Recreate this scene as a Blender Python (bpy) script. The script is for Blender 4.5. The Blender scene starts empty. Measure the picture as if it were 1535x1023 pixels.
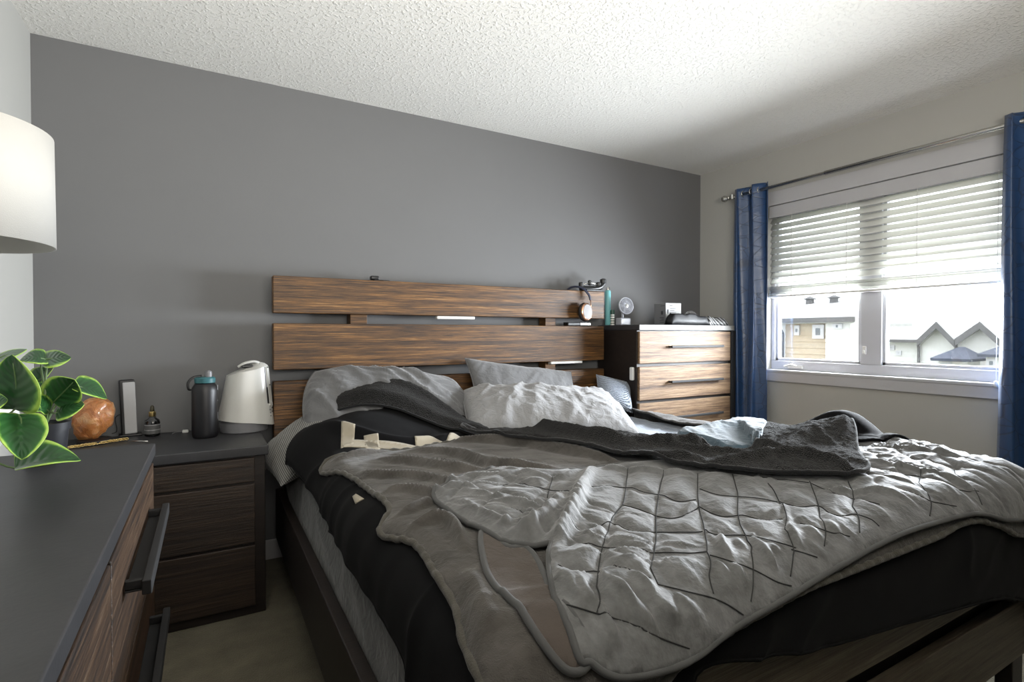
import bpy, bmesh, math, random
import numpy as np
from mathutils import Vector, Matrix, Euler
PI = math.pi
SC = bpy.context.scene
COL = SC.collection
random.seed(7)

# ------------------------------------------------------------------ camera
W_R, D_B, X_L, H_C = 3.461, 3.0, -0.647, 2.44     # right wall, back wall, left wall, ceiling height
cam_d = bpy.data.cameras.new('camera'); cam = bpy.data.objects.new('camera', cam_d); COL.objects.link(cam)
cam_d.sensor_width = 36; cam_d.lens = 800/1535*36; cam_d.clip_start = 0.02; cam_d.clip_end = 300
yaw = math.radians(29.7); pitch = math.atan(10.5/800)
fw = Vector((math.sin(yaw)*math.cos(pitch), math.cos(yaw)*math.cos(pitch), -math.sin(pitch)))
cam.location = (0, 0, 1.16); cam.rotation_euler = fw.to_track_quat('-Z', 'Y').to_euler()
SC.camera = cam
# ------------------------------------------------------------------ view, sky, lights
SC.view_settings.view_transform = 'Standard'; SC.view_settings.look = 'None'
SC.view_settings.exposure = 1.0; SC.view_settings.gamma = 1.0; SC.view_settings.use_curve_mapping = False
world = bpy.data.worlds.new('sky'); SC.world = world; world.use_nodes = True
bg = world.node_tree.nodes['Background']; bg.inputs[0].default_value = (0.90, 0.95, 1.0, 1); bg.inputs[1].default_value = 1.9
SC.cycles.max_bounces = 7; SC.cycles.diffuse_bounces = 5; SC.cycles.transparent_max_bounces = 12
def area(name, loc, size, size_y, energy, color, target, portal=False, spread=180):
    l = bpy.data.lights.new(name, 'AREA'); l.shape = 'RECTANGLE'; l.size = size; l.size_y = size_y
    l.energy = energy; l.color = color; l.spread = math.radians(spread)
    o = bpy.data.objects.new(name, l); COL.objects.link(o); o.location = loc
    o.rotation_euler = (Vector(target)-Vector(loc)).to_track_quat('-Z', 'Y').to_euler()
    if portal: l.cycles.is_portal = True
    return o
area('window_portal', (3.62, 1.66, 1.48), 1.5, 1.2, 1, (1, 1, 1), (0, 1.66, 1.48), portal=True)
area('daylight_through_window', (3.70, 1.66, 1.19), 1.45, 0.46, 96, (0.88, 0.94, 1.0), (0.6, 1.6, 0.72), spread=140)
area('ceiling_bounce_fill', (0.55, -0.45, 1.55), 1.6, 0.8, 35, (1.0, 0.96, 0.88), (0.7, 0.45, 2.44), spread=150)  # unseen fill light added to brighten the room off the ceiling, no fixture

# ------------------------------------------------------------------ materials
def nt(name):
    m = bpy.data.materials.new(name); m.use_nodes = True
    return m, m.node_tree, m.node_tree.nodes['Principled BSDF']
def node(t, typ, **kw):
    n = t.nodes.new(typ)
    for k, v in kw.items():
        if k.startswith('i_'): n.inputs[int(k[2:]) if k[2:].isdigit() else k[2:].replace('_', ' ')].default_value = v
        else: setattr(n, k, v)
    return n
def ramp(t, fac, stops):
    r = t.nodes.new('ShaderNodeValToRGB'); t.links.new(fac, r.inputs[0])
    el = r.color_ramp.elements
    el[0].position, el[0].color = stops[0][0], (*stops[0][1], 1)
    el[1].position, el[1].color = stops[-1][0], (*stops[-1][1], 1)
    for p, c in stops[1:-1]:
        e = el.new(p); e.color = (*c, 1)
    return r.outputs[0]
def coords(t, scale=(1, 1, 1), kind='Object', rot=(0, 0, 0)):
    tc = t.nodes.new('ShaderNodeTexCoord'); mp = t.nodes.new('ShaderNodeMapping')
    mp.inputs['Scale'].default_value = scale; mp.inputs['Rotation'].default_value = rot
    t.links.new(tc.outputs[kind], mp.inputs[0]); return mp.outputs[0]
def noise(t, vec, scale, detail=3, rough=0.55, dist=0.0):
    n = node(t, 'ShaderNodeTexNoise'); n.inputs['Scale'].default_value = scale; n.inputs['Detail'].default_value = detail
    n.inputs['Roughness'].default_value = rough; n.inputs['Distortion'].default_value = dist
    if vec is not None: t.links.new(vec, n.inputs['Vector'])
    return n.outputs['Fac']
def bump(t, b, h, strength=0.3, dist=0.01, prev=None):
    n = node(t, 'ShaderNodeBump'); n.inputs['Strength'].default_value = strength; n.inputs['Distance'].default_value = dist
    t.links.new(h, n.inputs['Height'])
    if prev is not None: t.links.new(prev, n.inputs['Normal'])
    t.links.new(n.outputs[0], b.inputs['Normal']); return n.outputs[0]
def plain(name, col, rough=0.5, metal=0.0, var=0.0, vscale=8, bstr=0, bscale=200, sheen=0.0, trans=0.0, coat=0.0, spec=0.5):
    m, t, b = nt(name)
    b.inputs['Roughness'].default_value = rough; b.inputs['Metallic'].default_value = metal
    b.inputs['Sheen Weight'].default_value = sheen; b.inputs['Transmission Weight'].default_value = trans
    b.inputs['Coat Weight'].default_value = coat; b.inputs['Specular IOR Level'].default_value = spec
    v = coords(t)
    n = noise(t, v, vscale, 4)
    lo = tuple(c*(1-var) for c in col); hi = tuple(min(1, c*(1+var)) for c in col)
    t.links.new(ramp(t, n, [(0.3, lo), (0.7, hi)]), b.inputs['Base Color'])
    if bstr: bump(t, b, noise(t, v, bscale, 2), bstr, 0.002)
    return m
def wood(name, stops, axis='X', rough=0.5, scale=1.0, bstr=0.5):
    """sawn plank: long streaks run along the axis"""
    m, t, b = nt(name)
    k = {'X': (3, 100, 100), 'Y': (100, 3, 100), 'Z': (100, 100, 3)}[axis]
    v = coords(t, tuple(a*scale for a in k))
    n1 = noise(t, v, 1.6, 6, 0.65, 0.4)
    k2 = tuple(a*scale*(0.28 if a > 2 else 0.5) for a in k)
    n2 = noise(t, coords(t, k2), 1.3, 3, 0.5, 0.8)
    k3 = tuple(a*scale*3.2 for a in k); n3 = noise(t, coords(t, k3), 2.0, 3, 0.6)
    mx = node(t, 'ShaderNodeMath', operation='MULTIPLY_ADD'); t.links.new(n1, mx.inputs[0]); mx.inputs[1].default_value = 0.55
    ad = node(t, 'ShaderNodeMath', operation='MULTIPLY_ADD'); t.links.new(n2, ad.inputs[0]); ad.inputs[1].default_value = 0.32
    a3 = node(t, 'ShaderNodeMath', operation='MULTIPLY'); t.links.new(n3, a3.inputs[0]); a3.inputs[1].default_value = 0.16
    t.links.new(a3.outputs[0], ad.inputs[2]); t.links.new(ad.outputs[0], mx.inputs[2])
    t.links.new(ramp(t, mx.outputs[0], stops), b.inputs['Base Color'])
    b.inputs['Roughness'].default_value = rough
    bump(t, b, mx.outputs[0], bstr, 0.006)
    return m
def fabric(name, col, rough=0.9, sheen=0.3, fuzz=400, fstr=0.3, fdist=0.002, var=0.12, crease=0.0, vscale=6, stint=(1, 1, 1), col2=None):
    m, t, b = nt(name)
    b.inputs['Roughness'].default_value = rough; b.inputs['Sheen Weight'].default_value = sheen
    b.inputs['Sheen Roughness'].default_value = 0.45; b.inputs['Sheen Tint'].default_value = (*stint, 1)
    b.inputs['Specular IOR Level'].default_value = 0.12
    v = coords(t)
    n = noise(t, v, vscale, 4, 0.6)
    c2 = col2 or tuple(c*(1+var) for c in col)
    t.links.new(ramp(t, n, [(0.3, tuple(c*(1-var) for c in col)), (0.72, c2)]), b.inputs['Base Color'])
    prev = None
    if crease: prev = bump(t, b, noise(t, v, 26, 3, 0.55, 1.2), crease, 0.012)
    if fstr: bump(t, b, noise(t, v, fuzz, 2), fstr, fdist, prev)
    return m
M = {}
M['wall_grey'] = plain('wall_grey_paint', (0.153, 0.153, 0.155), 0.85, var=0.015, vscale=2, bstr=0.06, bscale=260)
M['wall_beige'] = plain('wall_beige_paint', (0.41, 0.403, 0.377), 0.85, var=0.012, vscale=2, bstr=0.06, bscale=260)
def popcorn():
    m, t, b = nt('stippled_ceiling')
    b.inputs['Base Color'].default_value = (0.80, 0.785, 0.745, 1); b.inputs['Roughness'].default_value = 0.95
    v = coords(t)
    n1 = noise(t, v, 62, 3, 0.55, 0.4); r = ramp(t, n1, [(0.50, (0, 0, 0)), (0.66, (1, 1, 1))])
    p = bump(t, b, r, 0.6, 0.005)
    bump(t, b, noise(t, v, 200, 2), 0.35, 0.003, p)
    return m
M['ceiling'] = popcorn()
M['carpet'] = fabric('tan_carpet', (0.135, 0.120, 0.085), 0.97, 0.1, 180, 0.9, 0.006, 0.2, vscale=9)
M['white_vinyl'] = plain('white_vinyl', (0.52, 0.52, 0.545), 0.4, var=0.02)
M['white_trim'] = plain('white_trim_paint', (0.46, 0.455, 0.47), 0.45, var=0.01)
M['board'] = wood('rustic_brown_plank', [(0.38, (0.010, 0.005, 0.002)), (0.46, (0.042, 0.018, 0.005)), (0.54, (0.105, 0.047, 0.012)), (0.60, (0.20, 0.092, 0.024)), (0.70, (0.34, 0.20, 0.085))], 'X', 0.5)
M['drawer_x'] = wood('rustic_drawer_front', [(0.40, (0.045, 0.022, 0.011)), (0.48, (0.15, 0.085, 0.042)), (0.56, (0.24, 0.15, 0.08)), (0.66, (0.36, 0.26, 0.165))], 'X', 0.62)
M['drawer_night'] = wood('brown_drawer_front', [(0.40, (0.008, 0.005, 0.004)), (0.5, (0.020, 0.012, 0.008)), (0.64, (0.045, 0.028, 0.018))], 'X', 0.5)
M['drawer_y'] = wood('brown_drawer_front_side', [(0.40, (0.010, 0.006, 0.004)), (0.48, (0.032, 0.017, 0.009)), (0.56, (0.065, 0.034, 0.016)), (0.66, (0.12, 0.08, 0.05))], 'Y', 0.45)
M['dark_wood'] = wood('espresso_wood', [(0.36, (0.006, 0.004, 0.003)), (0.52, (0.012, 0.0075, 0.006)), (0.66, (0.022, 0.014, 0.010))], 'X', 0.5, bstr=0.2)
M['foot_wood'] = wood('weathered_plank', [(0.38, (0.022, 0.016, 0.010)), (0.48, (0.055, 0.042, 0.028)), (0.58, (0.095, 0.078, 0.056)), (0.68, (0.15, 0.13, 0.10))], 'X', 0.5)
M['lit_edge'] = plain('lit_edge_color', (0.20, 0.195, 0.18), 0.5)  # window light on the slate edge, put in as paler colour
M['slate'] = plain('charcoal_top', (0.030, 0.030, 0.033), 0.45, var=0.12, vscale=14, bstr=0.12, bscale=120)
M['black_frame'] = plain('black_metal', (0.010, 0.010, 0.011), 0.7, var=0.1)
M['chrome'] = plain('brushed_nickel', (0.62, 0.61, 0.58), 0.25, 1.0)
M['brass'] = plain('gold_metal', (0.80, 0.60, 0.26), 0.28, 1.0)
M['copper'] = plain('rose_gold_metal', (0.62, 0.36, 0.24), 0.3, 1.0)
M['white_plastic'] = plain('white_plastic', (0.72, 0.71, 0.68), 0.35, var=0.01)
M['ivory_plastic'] = plain('ivory_plastic', (0.50, 0.495, 0.47), 0.3, var=0.01)
M['grey_plastic'] = plain('grey_plastic', (0.17, 0.17, 0.18), 0.45)
M['silver_panel'] = plain('silver_panel', (0.33, 0.33, 0.34), 0.5)
M['black_plastic'] = plain('black_plastic', (0.012, 0.012, 0.013), 0.35)
M['cream_fabric'] = plain('lamp_shade_linen', (0.45, 0.437, 0.41), 0.9, var=0.01, bstr=0.15, bscale=500)
# ------------------------------------------------------------------ mesh helpers
class MB:
    def __init__(s): s.v = []; s.f = []; s.uv = None
    def add(s, vs, fs):
        o = len(s.v); s.v += [tuple(map(float, p)) for p in vs]; s.f += [tuple(i+o for i in q) for q in fs]; return s
    def box(s, x0, x1, y0, y1, z0, z1):
        return s.add([(x0,y0,z0),(x1,y0,z0),(x1,y1,z0),(x0,y1,z0),(x0,y0,z1),(x1,y0,z1),(x1,y1,z1),(x0,y1,z1)],
                     [(0,3,2,1),(4,5,6,7),(0,1,5,4),(1,2,6,5),(2,3,7,6),(3,0,4,7)])
    def lathe(s, prof, c=(0, 0, 0), n=40, axis='Z', cap=True):
        vs = []
        for r, z in prof:
            for k in range(n):
                a = 2*PI*k/n; p = (r*math.cos(a), r*math.sin(a), z)
                if axis == 'X': p = (z, r*math.cos(a), r*math.sin(a))
                if axis == 'Y': p = (r*math.cos(a), z, -r*math.sin(a))
                vs.append((p[0]+c[0], p[1]+c[1], p[2]+c[2]))
        fs = []
        for i in range(len(prof)-1):
            for k in range(n):
                k2 = (k+1) % n; fs.append((i*n+k, i*n+k2, (i+1)*n+k2, (i+1)*n+k))
        if cap: fs.append(tuple(range(n-1, -1, -1))); fs.append(tuple((len(prof)-1)*n+k for k in range(n)))
        return s.add(vs, fs)
    def tube(s, pts, r, n=10, closed=False, rfun=None, flat=1.0):
        P = [Vector(p) for p in pts]; m = len(P); vs = []; fs = []
        T0 = (P[1]-P[0]).normalized(); nrm = T0.orthogonal().normalized()
        for i in range(m):
            a = P[(i-1) % m] if (closed or i > 0) else P[i]; b = P[(i+1) % m] if (closed or i < m-1) else P[i]
            T = (b-a)
            T = T.normalized() if T.length > 1e-9 else T0
            nrm = (nrm - T*nrm.dot(T))
            nrm = nrm.normalized() if nrm.length > 1e-6 else T.orthogonal().normalized()
            bi = T.cross(nrm); rr = r*(rfun(i/(m-1)) if rfun else 1)
            for k in range(n):
                a_ = 2*PI*k/n; vs.append(P[i]+nrm*rr*math.cos(a_)+bi*rr*flat*math.sin(a_))
        for i in range(m if closed else m-1):
            j = (i+1) % m
            for k in range(n):
                k2 = (k+1) % n; fs.append((i*n+k, i*n+k2, j*n+k2, j*n+k))
        if not closed: fs.append(tuple(range(n-1, -1, -1))); fs.append(tuple((m-1)*n+k for k in range(n)))
        return s.add(vs, fs)
    def grid(s, pts, nu, nv, wrap=False):
        fs = []
        for i in range(nu-1):
            for j in range(nv-1 if not wrap else nv):
                j2 = (j+1) % nv; fs.append((i*nv+j, i*nv+j2, (i+1)*nv+j2, (i+1)*nv+j))
        return s.add(pts, fs)
    def build(s, name, mat, parent=None, smooth=None, bevel=0, seg=2, origin=None, solid=0, sub=0):
        me = bpy.data.meshes.new(name)
        o = bpy.data.objects.new(name, me); COL.objects.link(o)
        pl = Vector(parent['_w']) if parent is not None and '_w' in parent else Vector((0, 0, 0))
        base = Vector(origin) if origin is not None else (pl if parent is not None else Vector((0, 0, 0)))
        if origin is None and parent is None:
            a = np.array(s.v); base = Vector(((a[:, 0].min()+a[:, 0].max())/2, (a[:, 1].min()+a[:, 1].max())/2, a[:, 2].min()))
        me.from_pydata([tuple(Vector(p)-base) for p in s.v], [], s.f)
        if isinstance(mat, (list, tuple)):
            for q in mat: me.materials.append(M[q])
        else: me.materials.append(M[mat] if isinstance(mat, str) else mat)
        if smooth is True: me.polygons.foreach_set('use_smooth', [True]*len(me.polygons))
        me.update()
        if smooth is None: pass
        if parent is not None: o.parent = parent; o.location = base-pl
        else: o.location = base
        o['_w'] = tuple(base)
        if bevel:
            b = o.modifiers.new('bevel', 'BEVEL'); b.width = bevel; b.segments = seg; b.limit_method = 'ANGLE'; b.angle_limit = 0.6
            me.polygons.foreach_set('use_smooth', [True]*len(me.polygons)); o.modifiers.new('normals', 'WEIGHTED_NORMAL')
        if sub:
            q = o.modifiers.new('sub', 'SUBSURF'); q.levels = sub; q.render_levels = sub
        if solid:
            q = o.modifiers.new('solid', 'SOLIDIFY'); q.thickness = solid; q.offset = -1
        if smooth == 'auto':
            me.polygons.foreach_set('use_smooth', [True]*len(me.polygons))
            bm = bmesh.new(); bm.from_mesh(me)
            for e in bm.edges:
                if len(e.link_faces) == 2 and e.calc_face_angle(0) > 0.6: e.smooth = False
            bm.to_mesh(me); bm.free()
        return o
def B(*a): return MB().box(*a)
def tag(o, label, cat, group=None):
    o['label'] = label; o['category'] = cat
    if group: o['group'] = group
    return o
def thing(name, loc, label, cat, group=None):
    o = bpy.data.objects.new(name, None); COL.objects.link(o); o.location = loc; o['_w'] = tuple(loc); o.empty_display_size = 0.05
    return tag(o, label, cat, group)
def struct(o): o['kind'] = 'structure'; return o
def spline(pts, n=8, closed=False):
    P = [np.array(p, float) for p in pts]; m = len(P); out = []
    for i in range(m if closed else m-1):
        p0 = P[(i-1) % m] if closed or i > 0 else P[0]; p1 = P[i]; p2 = P[(i+1) % m]
        p3 = P[(i+2) % m] if closed or i < m-2 else P[m-1]
        for k in range(n):
            t = k/n; out.append(0.5*((2*p1)+(-p0+p2)*t+(2*p0-5*p1+4*p2-p3)*t*t+(-p0+3*p1-3*p2+p3)*t**3))
    if not closed: out.append(P[-1])
    return out
# ------------------------------------------------------------------ room shell
Y_REAR = -2.6
struct(B(X_L-0.1, W_R+0.1, Y_REAR, D_B+0.1, -0.1, 0).build('floor', 'carpet'))
struct(B(X_L-0.1, W_R+0.12, Y_REAR, D_B+0.1, H_C, H_C+0.1).build('ceiling', 'ceiling'))
struct(B(X_L, W_R, D_B, D_B+0.1, 0, H_C).build('wall_back', 'wall_grey'))
struct(B(X_L-0.1, X_L, Y_REAR, D_B+0.1, 0, H_C).build('wall_left', 'wall_beige'))
wy0, wy1, wz0, wz1 = 0.92, 2.40, 0.905, 2.06
w = MB(); w.box(W_R, W_R+0.12, Y_REAR, wy0, 0, H_C); w.box(W_R, W_R+0.12, wy1, D_B+0.1, 0, H_C)
w.box(W_R, W_R+0.12, wy0, wy1, 0, wz0); w.box(W_R, W_R+0.12, wy0, wy1, wz1, H_C)
struct(w.build('wall_right', 'wall_beige'))
struct(B(X_L, W_R, D_B-0.012, D_B, 0, 0.1).build('baseboard_back', 'white_trim', bevel=0.003))
struct(B(W_R-0.012, W_R, -2.5, D_B-0.015, 0, 0.1).build('baseboard_right', 'white_trim', bevel=0.003))
w = MB(); w.box(X_L, W_R, Y_REAR-0.1, Y_REAR, 0, H_C)
struct(w.build('wall_front', 'wall_grey'))
# ------------------------------------------------------------------ window
def glass_mat():
    m = bpy.data.materials.new('window_glass'); m.use_nodes = True; t = m.node_tree; t.nodes.clear()
    o = t.nodes.new('ShaderNodeOutputMaterial'); mx = t.nodes.new('ShaderNodeMixShader'); mx.inputs[0].default_value = 0.05
    a = t.nodes.new('ShaderNodeBsdfTransparent'); g = t.nodes.new('ShaderNodeBsdfGlossy'); g.inputs['Roughness'].default_value = 0.02
    t.links.new(a.outputs[0], mx.inputs[1]); t.links.new(g.outputs[0], mx.inputs[2]); t.links.new(mx.outputs[0], o.inputs[0]); return m
M['glass'] = glass_mat()
win = bpy.data.objects.new('window_1', None); COL.objects.link(win); win.location = (W_R+0.07, 1.66, wz0); win['_w'] = tuple(win.location); struct(win)
f = MB()
fx0, fx1 = W_R+0.045, W_R+0.105
f.box(fx0, fx1, wy0, wy1, wz0+0.005, 0.972); f.box(fx0, fx1, wy0, wy1, 1.99, wz1-0.002)
f.box(fx0, fx1, wy0, 0.985, 0.972, 1.99); f.box(fx0, fx1, 2.372, wy1, 0.972, 1.99); f.box(fx0, fx1, 1.68, 1.80, 0.972, 1.99)
fr = f.build('window_frame', 'white_vinyl', win, bevel=0.004)
for a, b in ((0.985, 1.68), (1.80, 2.372)):
    g = MB()
    for q in ((a, a+0.018, 0.972, 1.99), (b-0.018, b, 0.972, 1.99), (a, b, 0.972, 0.99), (a, b, 1.972, 1.99)): g.box(fx0+0.014, fx1-0.01, q[0], q[1], q[2], q[3])
    sash = g.build('sash', 'white_vinyl', win, bevel=0.002)
    B(W_R+0.078, W_R+0.082, a+0.01, b-0.01, 0.98, 1.98).build('pane', 'glass', sash)
c = MB(); cx0 = W_R-0.018
c.box(cx0, W_R, wy0-0.09, wy1+0.09, wz1, wz1+0.098); c.box(cx0, W_R, wy0-0.09, wy0, wz0, wz1); c.box(cx0, W_R, wy1, wy1+0.09, wz0, wz1)
c.box(cx0, W_R, wy0-0.09, wy1+0.09, wz0-0.075, wz0-0.004)
c.build('window_casing', 'white_trim', win, bevel=0.003)
B(cx0-0.006, fx0, wy0-0.0, wy1+0.0, wz0-0.012, wz0+0.006).build('window_sill', 'white_trim', win, bevel=0.003)
l = MB(); l.box(fx0-0.012, fx0, 1.762, 1.782, 1.035, 1.085); l.box(fx0-0.02, fx0-0.010, 1.768, 1.776, 1.04, 1.062); l.build('sash_lock', 'white_plastic', win, bevel=0.002)
l = MB(); l.box(fx0-0.02, fx0, 2.16, 2.26, 0.925, 0.945); l.tube([(fx0-0.018, 2.2, 0.94), (fx0-0.03, 2.23, 0.95), (fx0-0.03, 2.28, 0.935)], 0.006); l.build('crank_handle', 'white_plastic', win, smooth='auto')
# blind
def blind_mat():
    m = bpy.data.materials.new('blind_slat_white'); m.use_nodes = True; t = m.node_tree; b = t.nodes['Principled BSDF']
    b.inputs['Base Color'].default_value = (0.80, 0.80, 0.78, 1); b.inputs['Roughness'].default_value = 0.4
    tr = t.nodes.new('ShaderNodeBsdfTranslucent'); tr.inputs[0].default_value = (0.95, 0.95, 0.9, 1)
    mx = t.nodes.new('ShaderNodeMixShader'); mx.inputs[0].default_value = 0.42
    t.links.new(b.outputs[0], mx.inputs[1]); t.links.new(tr.outputs[0], mx.inputs[2]); t.links.new(mx.outputs[0], t.nodes['Material Output'].inputs[0]); return m
M['slat'] = blind_mat()
bl = thing('window_blind', (W_R+0.02, 1.66, 1.42), 'white horizontal slat blind half lowered over the bright window', 'blind')
y0, y1 = wy0+0.012, wy1-0.012
B(W_R-0.008, W_R+0.012, y0, y1, 1.975, wz1-0.003).build('valance', 'white_trim', bl, bevel=0.004)
sl = MB(); nsl = 11
def slat(mb, z, tilt, xc=W_R+0.022, wd=0.050, yo=0.0):
    pts = []
    for i in range(6):
        a = (i/5-0.5); xx = a*wd*math.cos(tilt); zz = a*wd*math.sin(tilt)+0.003*(1-4*a*a)
        for yy in (y0+0.004+yo, y1-0.004+yo): pts.append((xc+xx, yy, z+zz))
    mb.grid(pts, 6, 2)
for i in range(nsl): slat(sl, 1.955-i*0.0425, math.radians(50))
sl.build('slats', 'slat', bl, smooth=True, solid=0.0025)
st_ = MB()
for i in range(11): slat(st_, 1.435+i*0.0055, math.radians(random.uniform(-7, 7)), xc=W_R+0.02+random.uniform(-.004, .004))
st_.build('gathered_slats', 'slat', bl, smooth=True, solid=0.0025)
B(W_R-0.006, W_R+0.046, y0, y1, 1.415, 1.43).build('bottom_rail', 'white_plastic', bl, bevel=0.004)
for yy in (1.10, 1.48, 1.86, 2.22):
    MB().tube([(W_R-0.004, yy, 1.42), (W_R-0.004, yy, 1.98)], 0.0015, 6).build('ladder_cord', 'white_plastic', bl)
MB().tube([(W_R-0.022, 1.12, 1.98), (W_R-0.024, 1.121, 1.4), (W_R-0.026, 1.12, 0.92)], 0.0012, 6).build('pull_cord', 'white_plastic', bl)
MB().lathe([(0.004, 0), (0.011, 0.004), (0.009, 0.03), (0.003, 0.034)], (W_R-0.026, 1.12, 0.89), 16).build('cord_tassel', 'white_plastic', bl, smooth=True)
# curtain rod
rx, rz = 3.375, 2.172
rod = thing('curtain_rod', (rx, 1.6, rz), 'brushed nickel curtain rod with round finial above the window', 'curtain rod')
MB().tube([(rx, 2.66, rz), (rx, 0.3, rz)], 0.011, 16).build('rod', 'chrome', rod, smooth=True)
MB().tube([(rx, 1.95, rz), (rx, 0.3, rz)], 0.0135, 16).build('outer_rod', 'chrome', rod, smooth=True)
MB().lathe([(0.006, 0), (0.016, 0.006), (0.016, 0.014), (0.009, 0.018), (0.009, 0.024), (0.020, 0.033), (0.025, 0.048), (0.020, 0.063), (0.006, 0.072)], (rx, 2.65, rz), 24, 'Y').build('finial', 'chrome', rod, smooth=True)
MB().tube([(W_R-0.001, 2.63, rz-0.005), (rx, 2.63, rz-0.005)], 0.007, 10).tube([(rx, 2.63, rz-0.016), (rx, 2.63, rz+0.016)], 0.016, 16).build('bracket', 'chrome', rod, smooth='auto')
# curtains
def curtain_mat():
    m, t, b = nt('blue_curtain_satin')
    b.inputs['Roughness'].default_value = 0.36; b.inputs['Specular IOR Level'].default_value = 0.8; b.inputs['Sheen Weight'].default_value = 0.15
    v = coords(t, (1, 1, 1), 'UV')
    vo = node(t, 'ShaderNodeTexVoronoi', feature='DISTANCE_TO_EDGE'); vo.inputs['Scale'].default_value = 13; t.links.new(v, vo.inputs['Vector'])
    line = ramp(t, vo.outputs['Distance'], [(0.010, (0.35, 0.35, 0.35)), (0.03, (1, 1, 1))])
    mix = node(t, 'ShaderNodeMix', data_type='RGBA'); t.links.new(line, mix.inputs[0])
    mix.inputs[6].default_value = (0.005, 0.014, 0.045, 1); mix.inputs[7].default_value = (0.015, 0.055, 0.155, 1)
    t.links.new(mix.outputs[2], b.inputs['Base Color'])
    bump(t, b, line, 0.35, 0.003)
    bump(t, b, noise(t, v, 9, 3), 0.3, 0.02, b.inputs['Normal'].links[0].from_socket)
    tr = t.nodes.new('ShaderNodeBsdfTranslucent'); tr.inputs[0].default_value = (0.05, 0.16, 0.42, 1)
    mx = t.nodes.new('ShaderNodeMixShader'); mx.inputs[0].default_value = 0.03
    t.links.new(b.outputs[0], mx.inputs[1]); t.links.new(tr.outputs[0], mx.inputs[2]); t.links.new(mx.outputs[0], t.nodes['Material Output'].inputs[0])
    return m
M['curtain'] = curtain_mat()
def curtain(ya, yb, zb, folds, label, seed, amp=0.036, bot=None):
    rnd = random.Random(seed)
    root = thing('curtain', (rx, (ya+yb)/2, zb), label, 'curtain', 'blue grommet curtains at the window')
    n, m = folds*14+1, 90; pts = []; uv = []
    for j in range(m):
        fz = j/(m-1); z = rz+0.045-(rz+0.045-zb)*fz
        for i in range(n):
            u = i/(n-1); ph = u*folds*2*PI
            A = amp*(1-0.25*fz)+0.006*math.sin(5*u+7*fz)
            x = rx + A*math.sin(ph+0.5*math.sin(3*fz+u*4)) - 0.005*fz
            y = ya+(yb-ya)*u + 0.012*math.sin(ph*2+fz*2) + 0.01*math.sin(fz*6+u*9)*fz
            pts.append((x, y, z+0.004*math.sin(ph)*(1-fz))); uv.append((u*folds*0.17, z))
    o = MB().grid(pts, m, n).build('curtain_cloth', 'curtain', root, smooth=True, solid=0.003)
    ul = o.data.uv_layers.new(name='UVMap')
    for lp in o.data.loops: ul.data[lp.index].uv = uv[lp.vertex_index]
    for k in range(folds*2):
        u = (k+0.5)/(folds*2)*1.0; yy = ya+(yb-ya)*(k+0.0)/(folds*2)
        if yy < ya+0.01: continue
        r = [(rx+0.021*math.cos(a), yy, rz+0.021*math.sin(a)) for a in np.linspace(0, 2*PI, 25)[:-1]]
        MB().tube(r, 0.0045, 8, True).build('grommet', 'chrome', root, smooth=True)
    return root
curtain(2.345, 2.60, 0.02, 2, 'blue curtain hanging left of the window beside the tall chest', 1)
curtain(0.62, 1.075, 0.02, 3, 'blue curtain at the right edge of the window, cut by the frame', 4, 0.05)
# ------------------------------------------------------------------ outside
M['siding_tan'] = plain('tan_siding', (0.44, 0.37, 0.28), 0.8, var=0.06)
M['siding_white'] = plain('white_siding', (0.62, 0.62, 0.60), 0.8, var=0.03)
M['shingle_pale'] = plain('pale_shingles', (0.42, 0.42, 0.41), 0.9, var=0.12, vscale=3)
M['shingle_dark'] = plain('slate_shingles', (0.07, 0.08, 0.11), 0.9, var=0.2, vscale=5)
M['eave'] = plain('eave_grey', (0.10, 0.10, 0.10), 0.7)
M['far_glass'] = plain('far_window_glass', (0.13, 0.15, 0.17), 0.2)
M['lawn'] = plain('lawn', (0.16, 0.18, 0.10), 0.95, var=0.2, vscale=1)
struct(B(4.5, 70, -40, 60, -3.3, -3.2).build('ground', 'lawn'))
def quad(mb, *p): mb.add(p, [(0, 1, 2, 3)])
def siding(mb, x, ya, yb, z0, z1, step=0.18):
    """clapboard wall facing the room: each board leans out at its foot"""
    z = z0
    while z < z1-1e-3:
        zz = min(z+step, z1); o = len(mb.v)
        mb.add([(x-0.03, ya, z), (x-0.03, yb, z), (x, yb, zz), (x, ya, zz), (x, ya, z), (x, yb, z)], [(0, 1, 2, 3), (0, 4, 5, 1)])
        z = zz
    mb.box(x+0.001, x+1.2, ya, yb, z0, z1)
def house_window(root, x, ya, yb, z0, z1):
    fr = MB().box(x-0.08, x-0.02, ya, yb, z0, z1).build('window', 'white_vinyl', root)
    B(x-0.09, x-0.075, ya+0.1, yb-0.1, z0+0.1, z1-0.1).build('pane', 'far_glass', fr)
X1 = 15.0
def yz(p): return p[1], p[2]
h1 = thing('house', (X1, 10.0, -3.2), 'tan sided house with pale shingled roof seen through the left pane', 'house')
a = (15, 9.796, 1.578); b_ = (15, 8.461, 1.585); c_ = (15, 7.532, 1.562)
m_ = MB(); siding(m_, X1, b_[1], a[1], -3.2, a[2]); m_.build('wall', 'siding_tan', h1)
m_ = MB(); siding(m_, X1-0.25, c_[1]+0.3, b_[1], -3.2, a[2]); m_.build('side_wall', 'siding_white', h1)
m_ = MB(); siding(m_, X1+0.3, a[1], a[1]+2.5, -3.2, a[2]-0.1); m_.build('rear_wall', 'siding_white', h1)
r_ = MB(); zr = (19, 11.219, 2.476)[2]
y_a, y_b = c_[1]+0.05, a[1]+0.3; y_r = c_[1]*19/15+0.3
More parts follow.
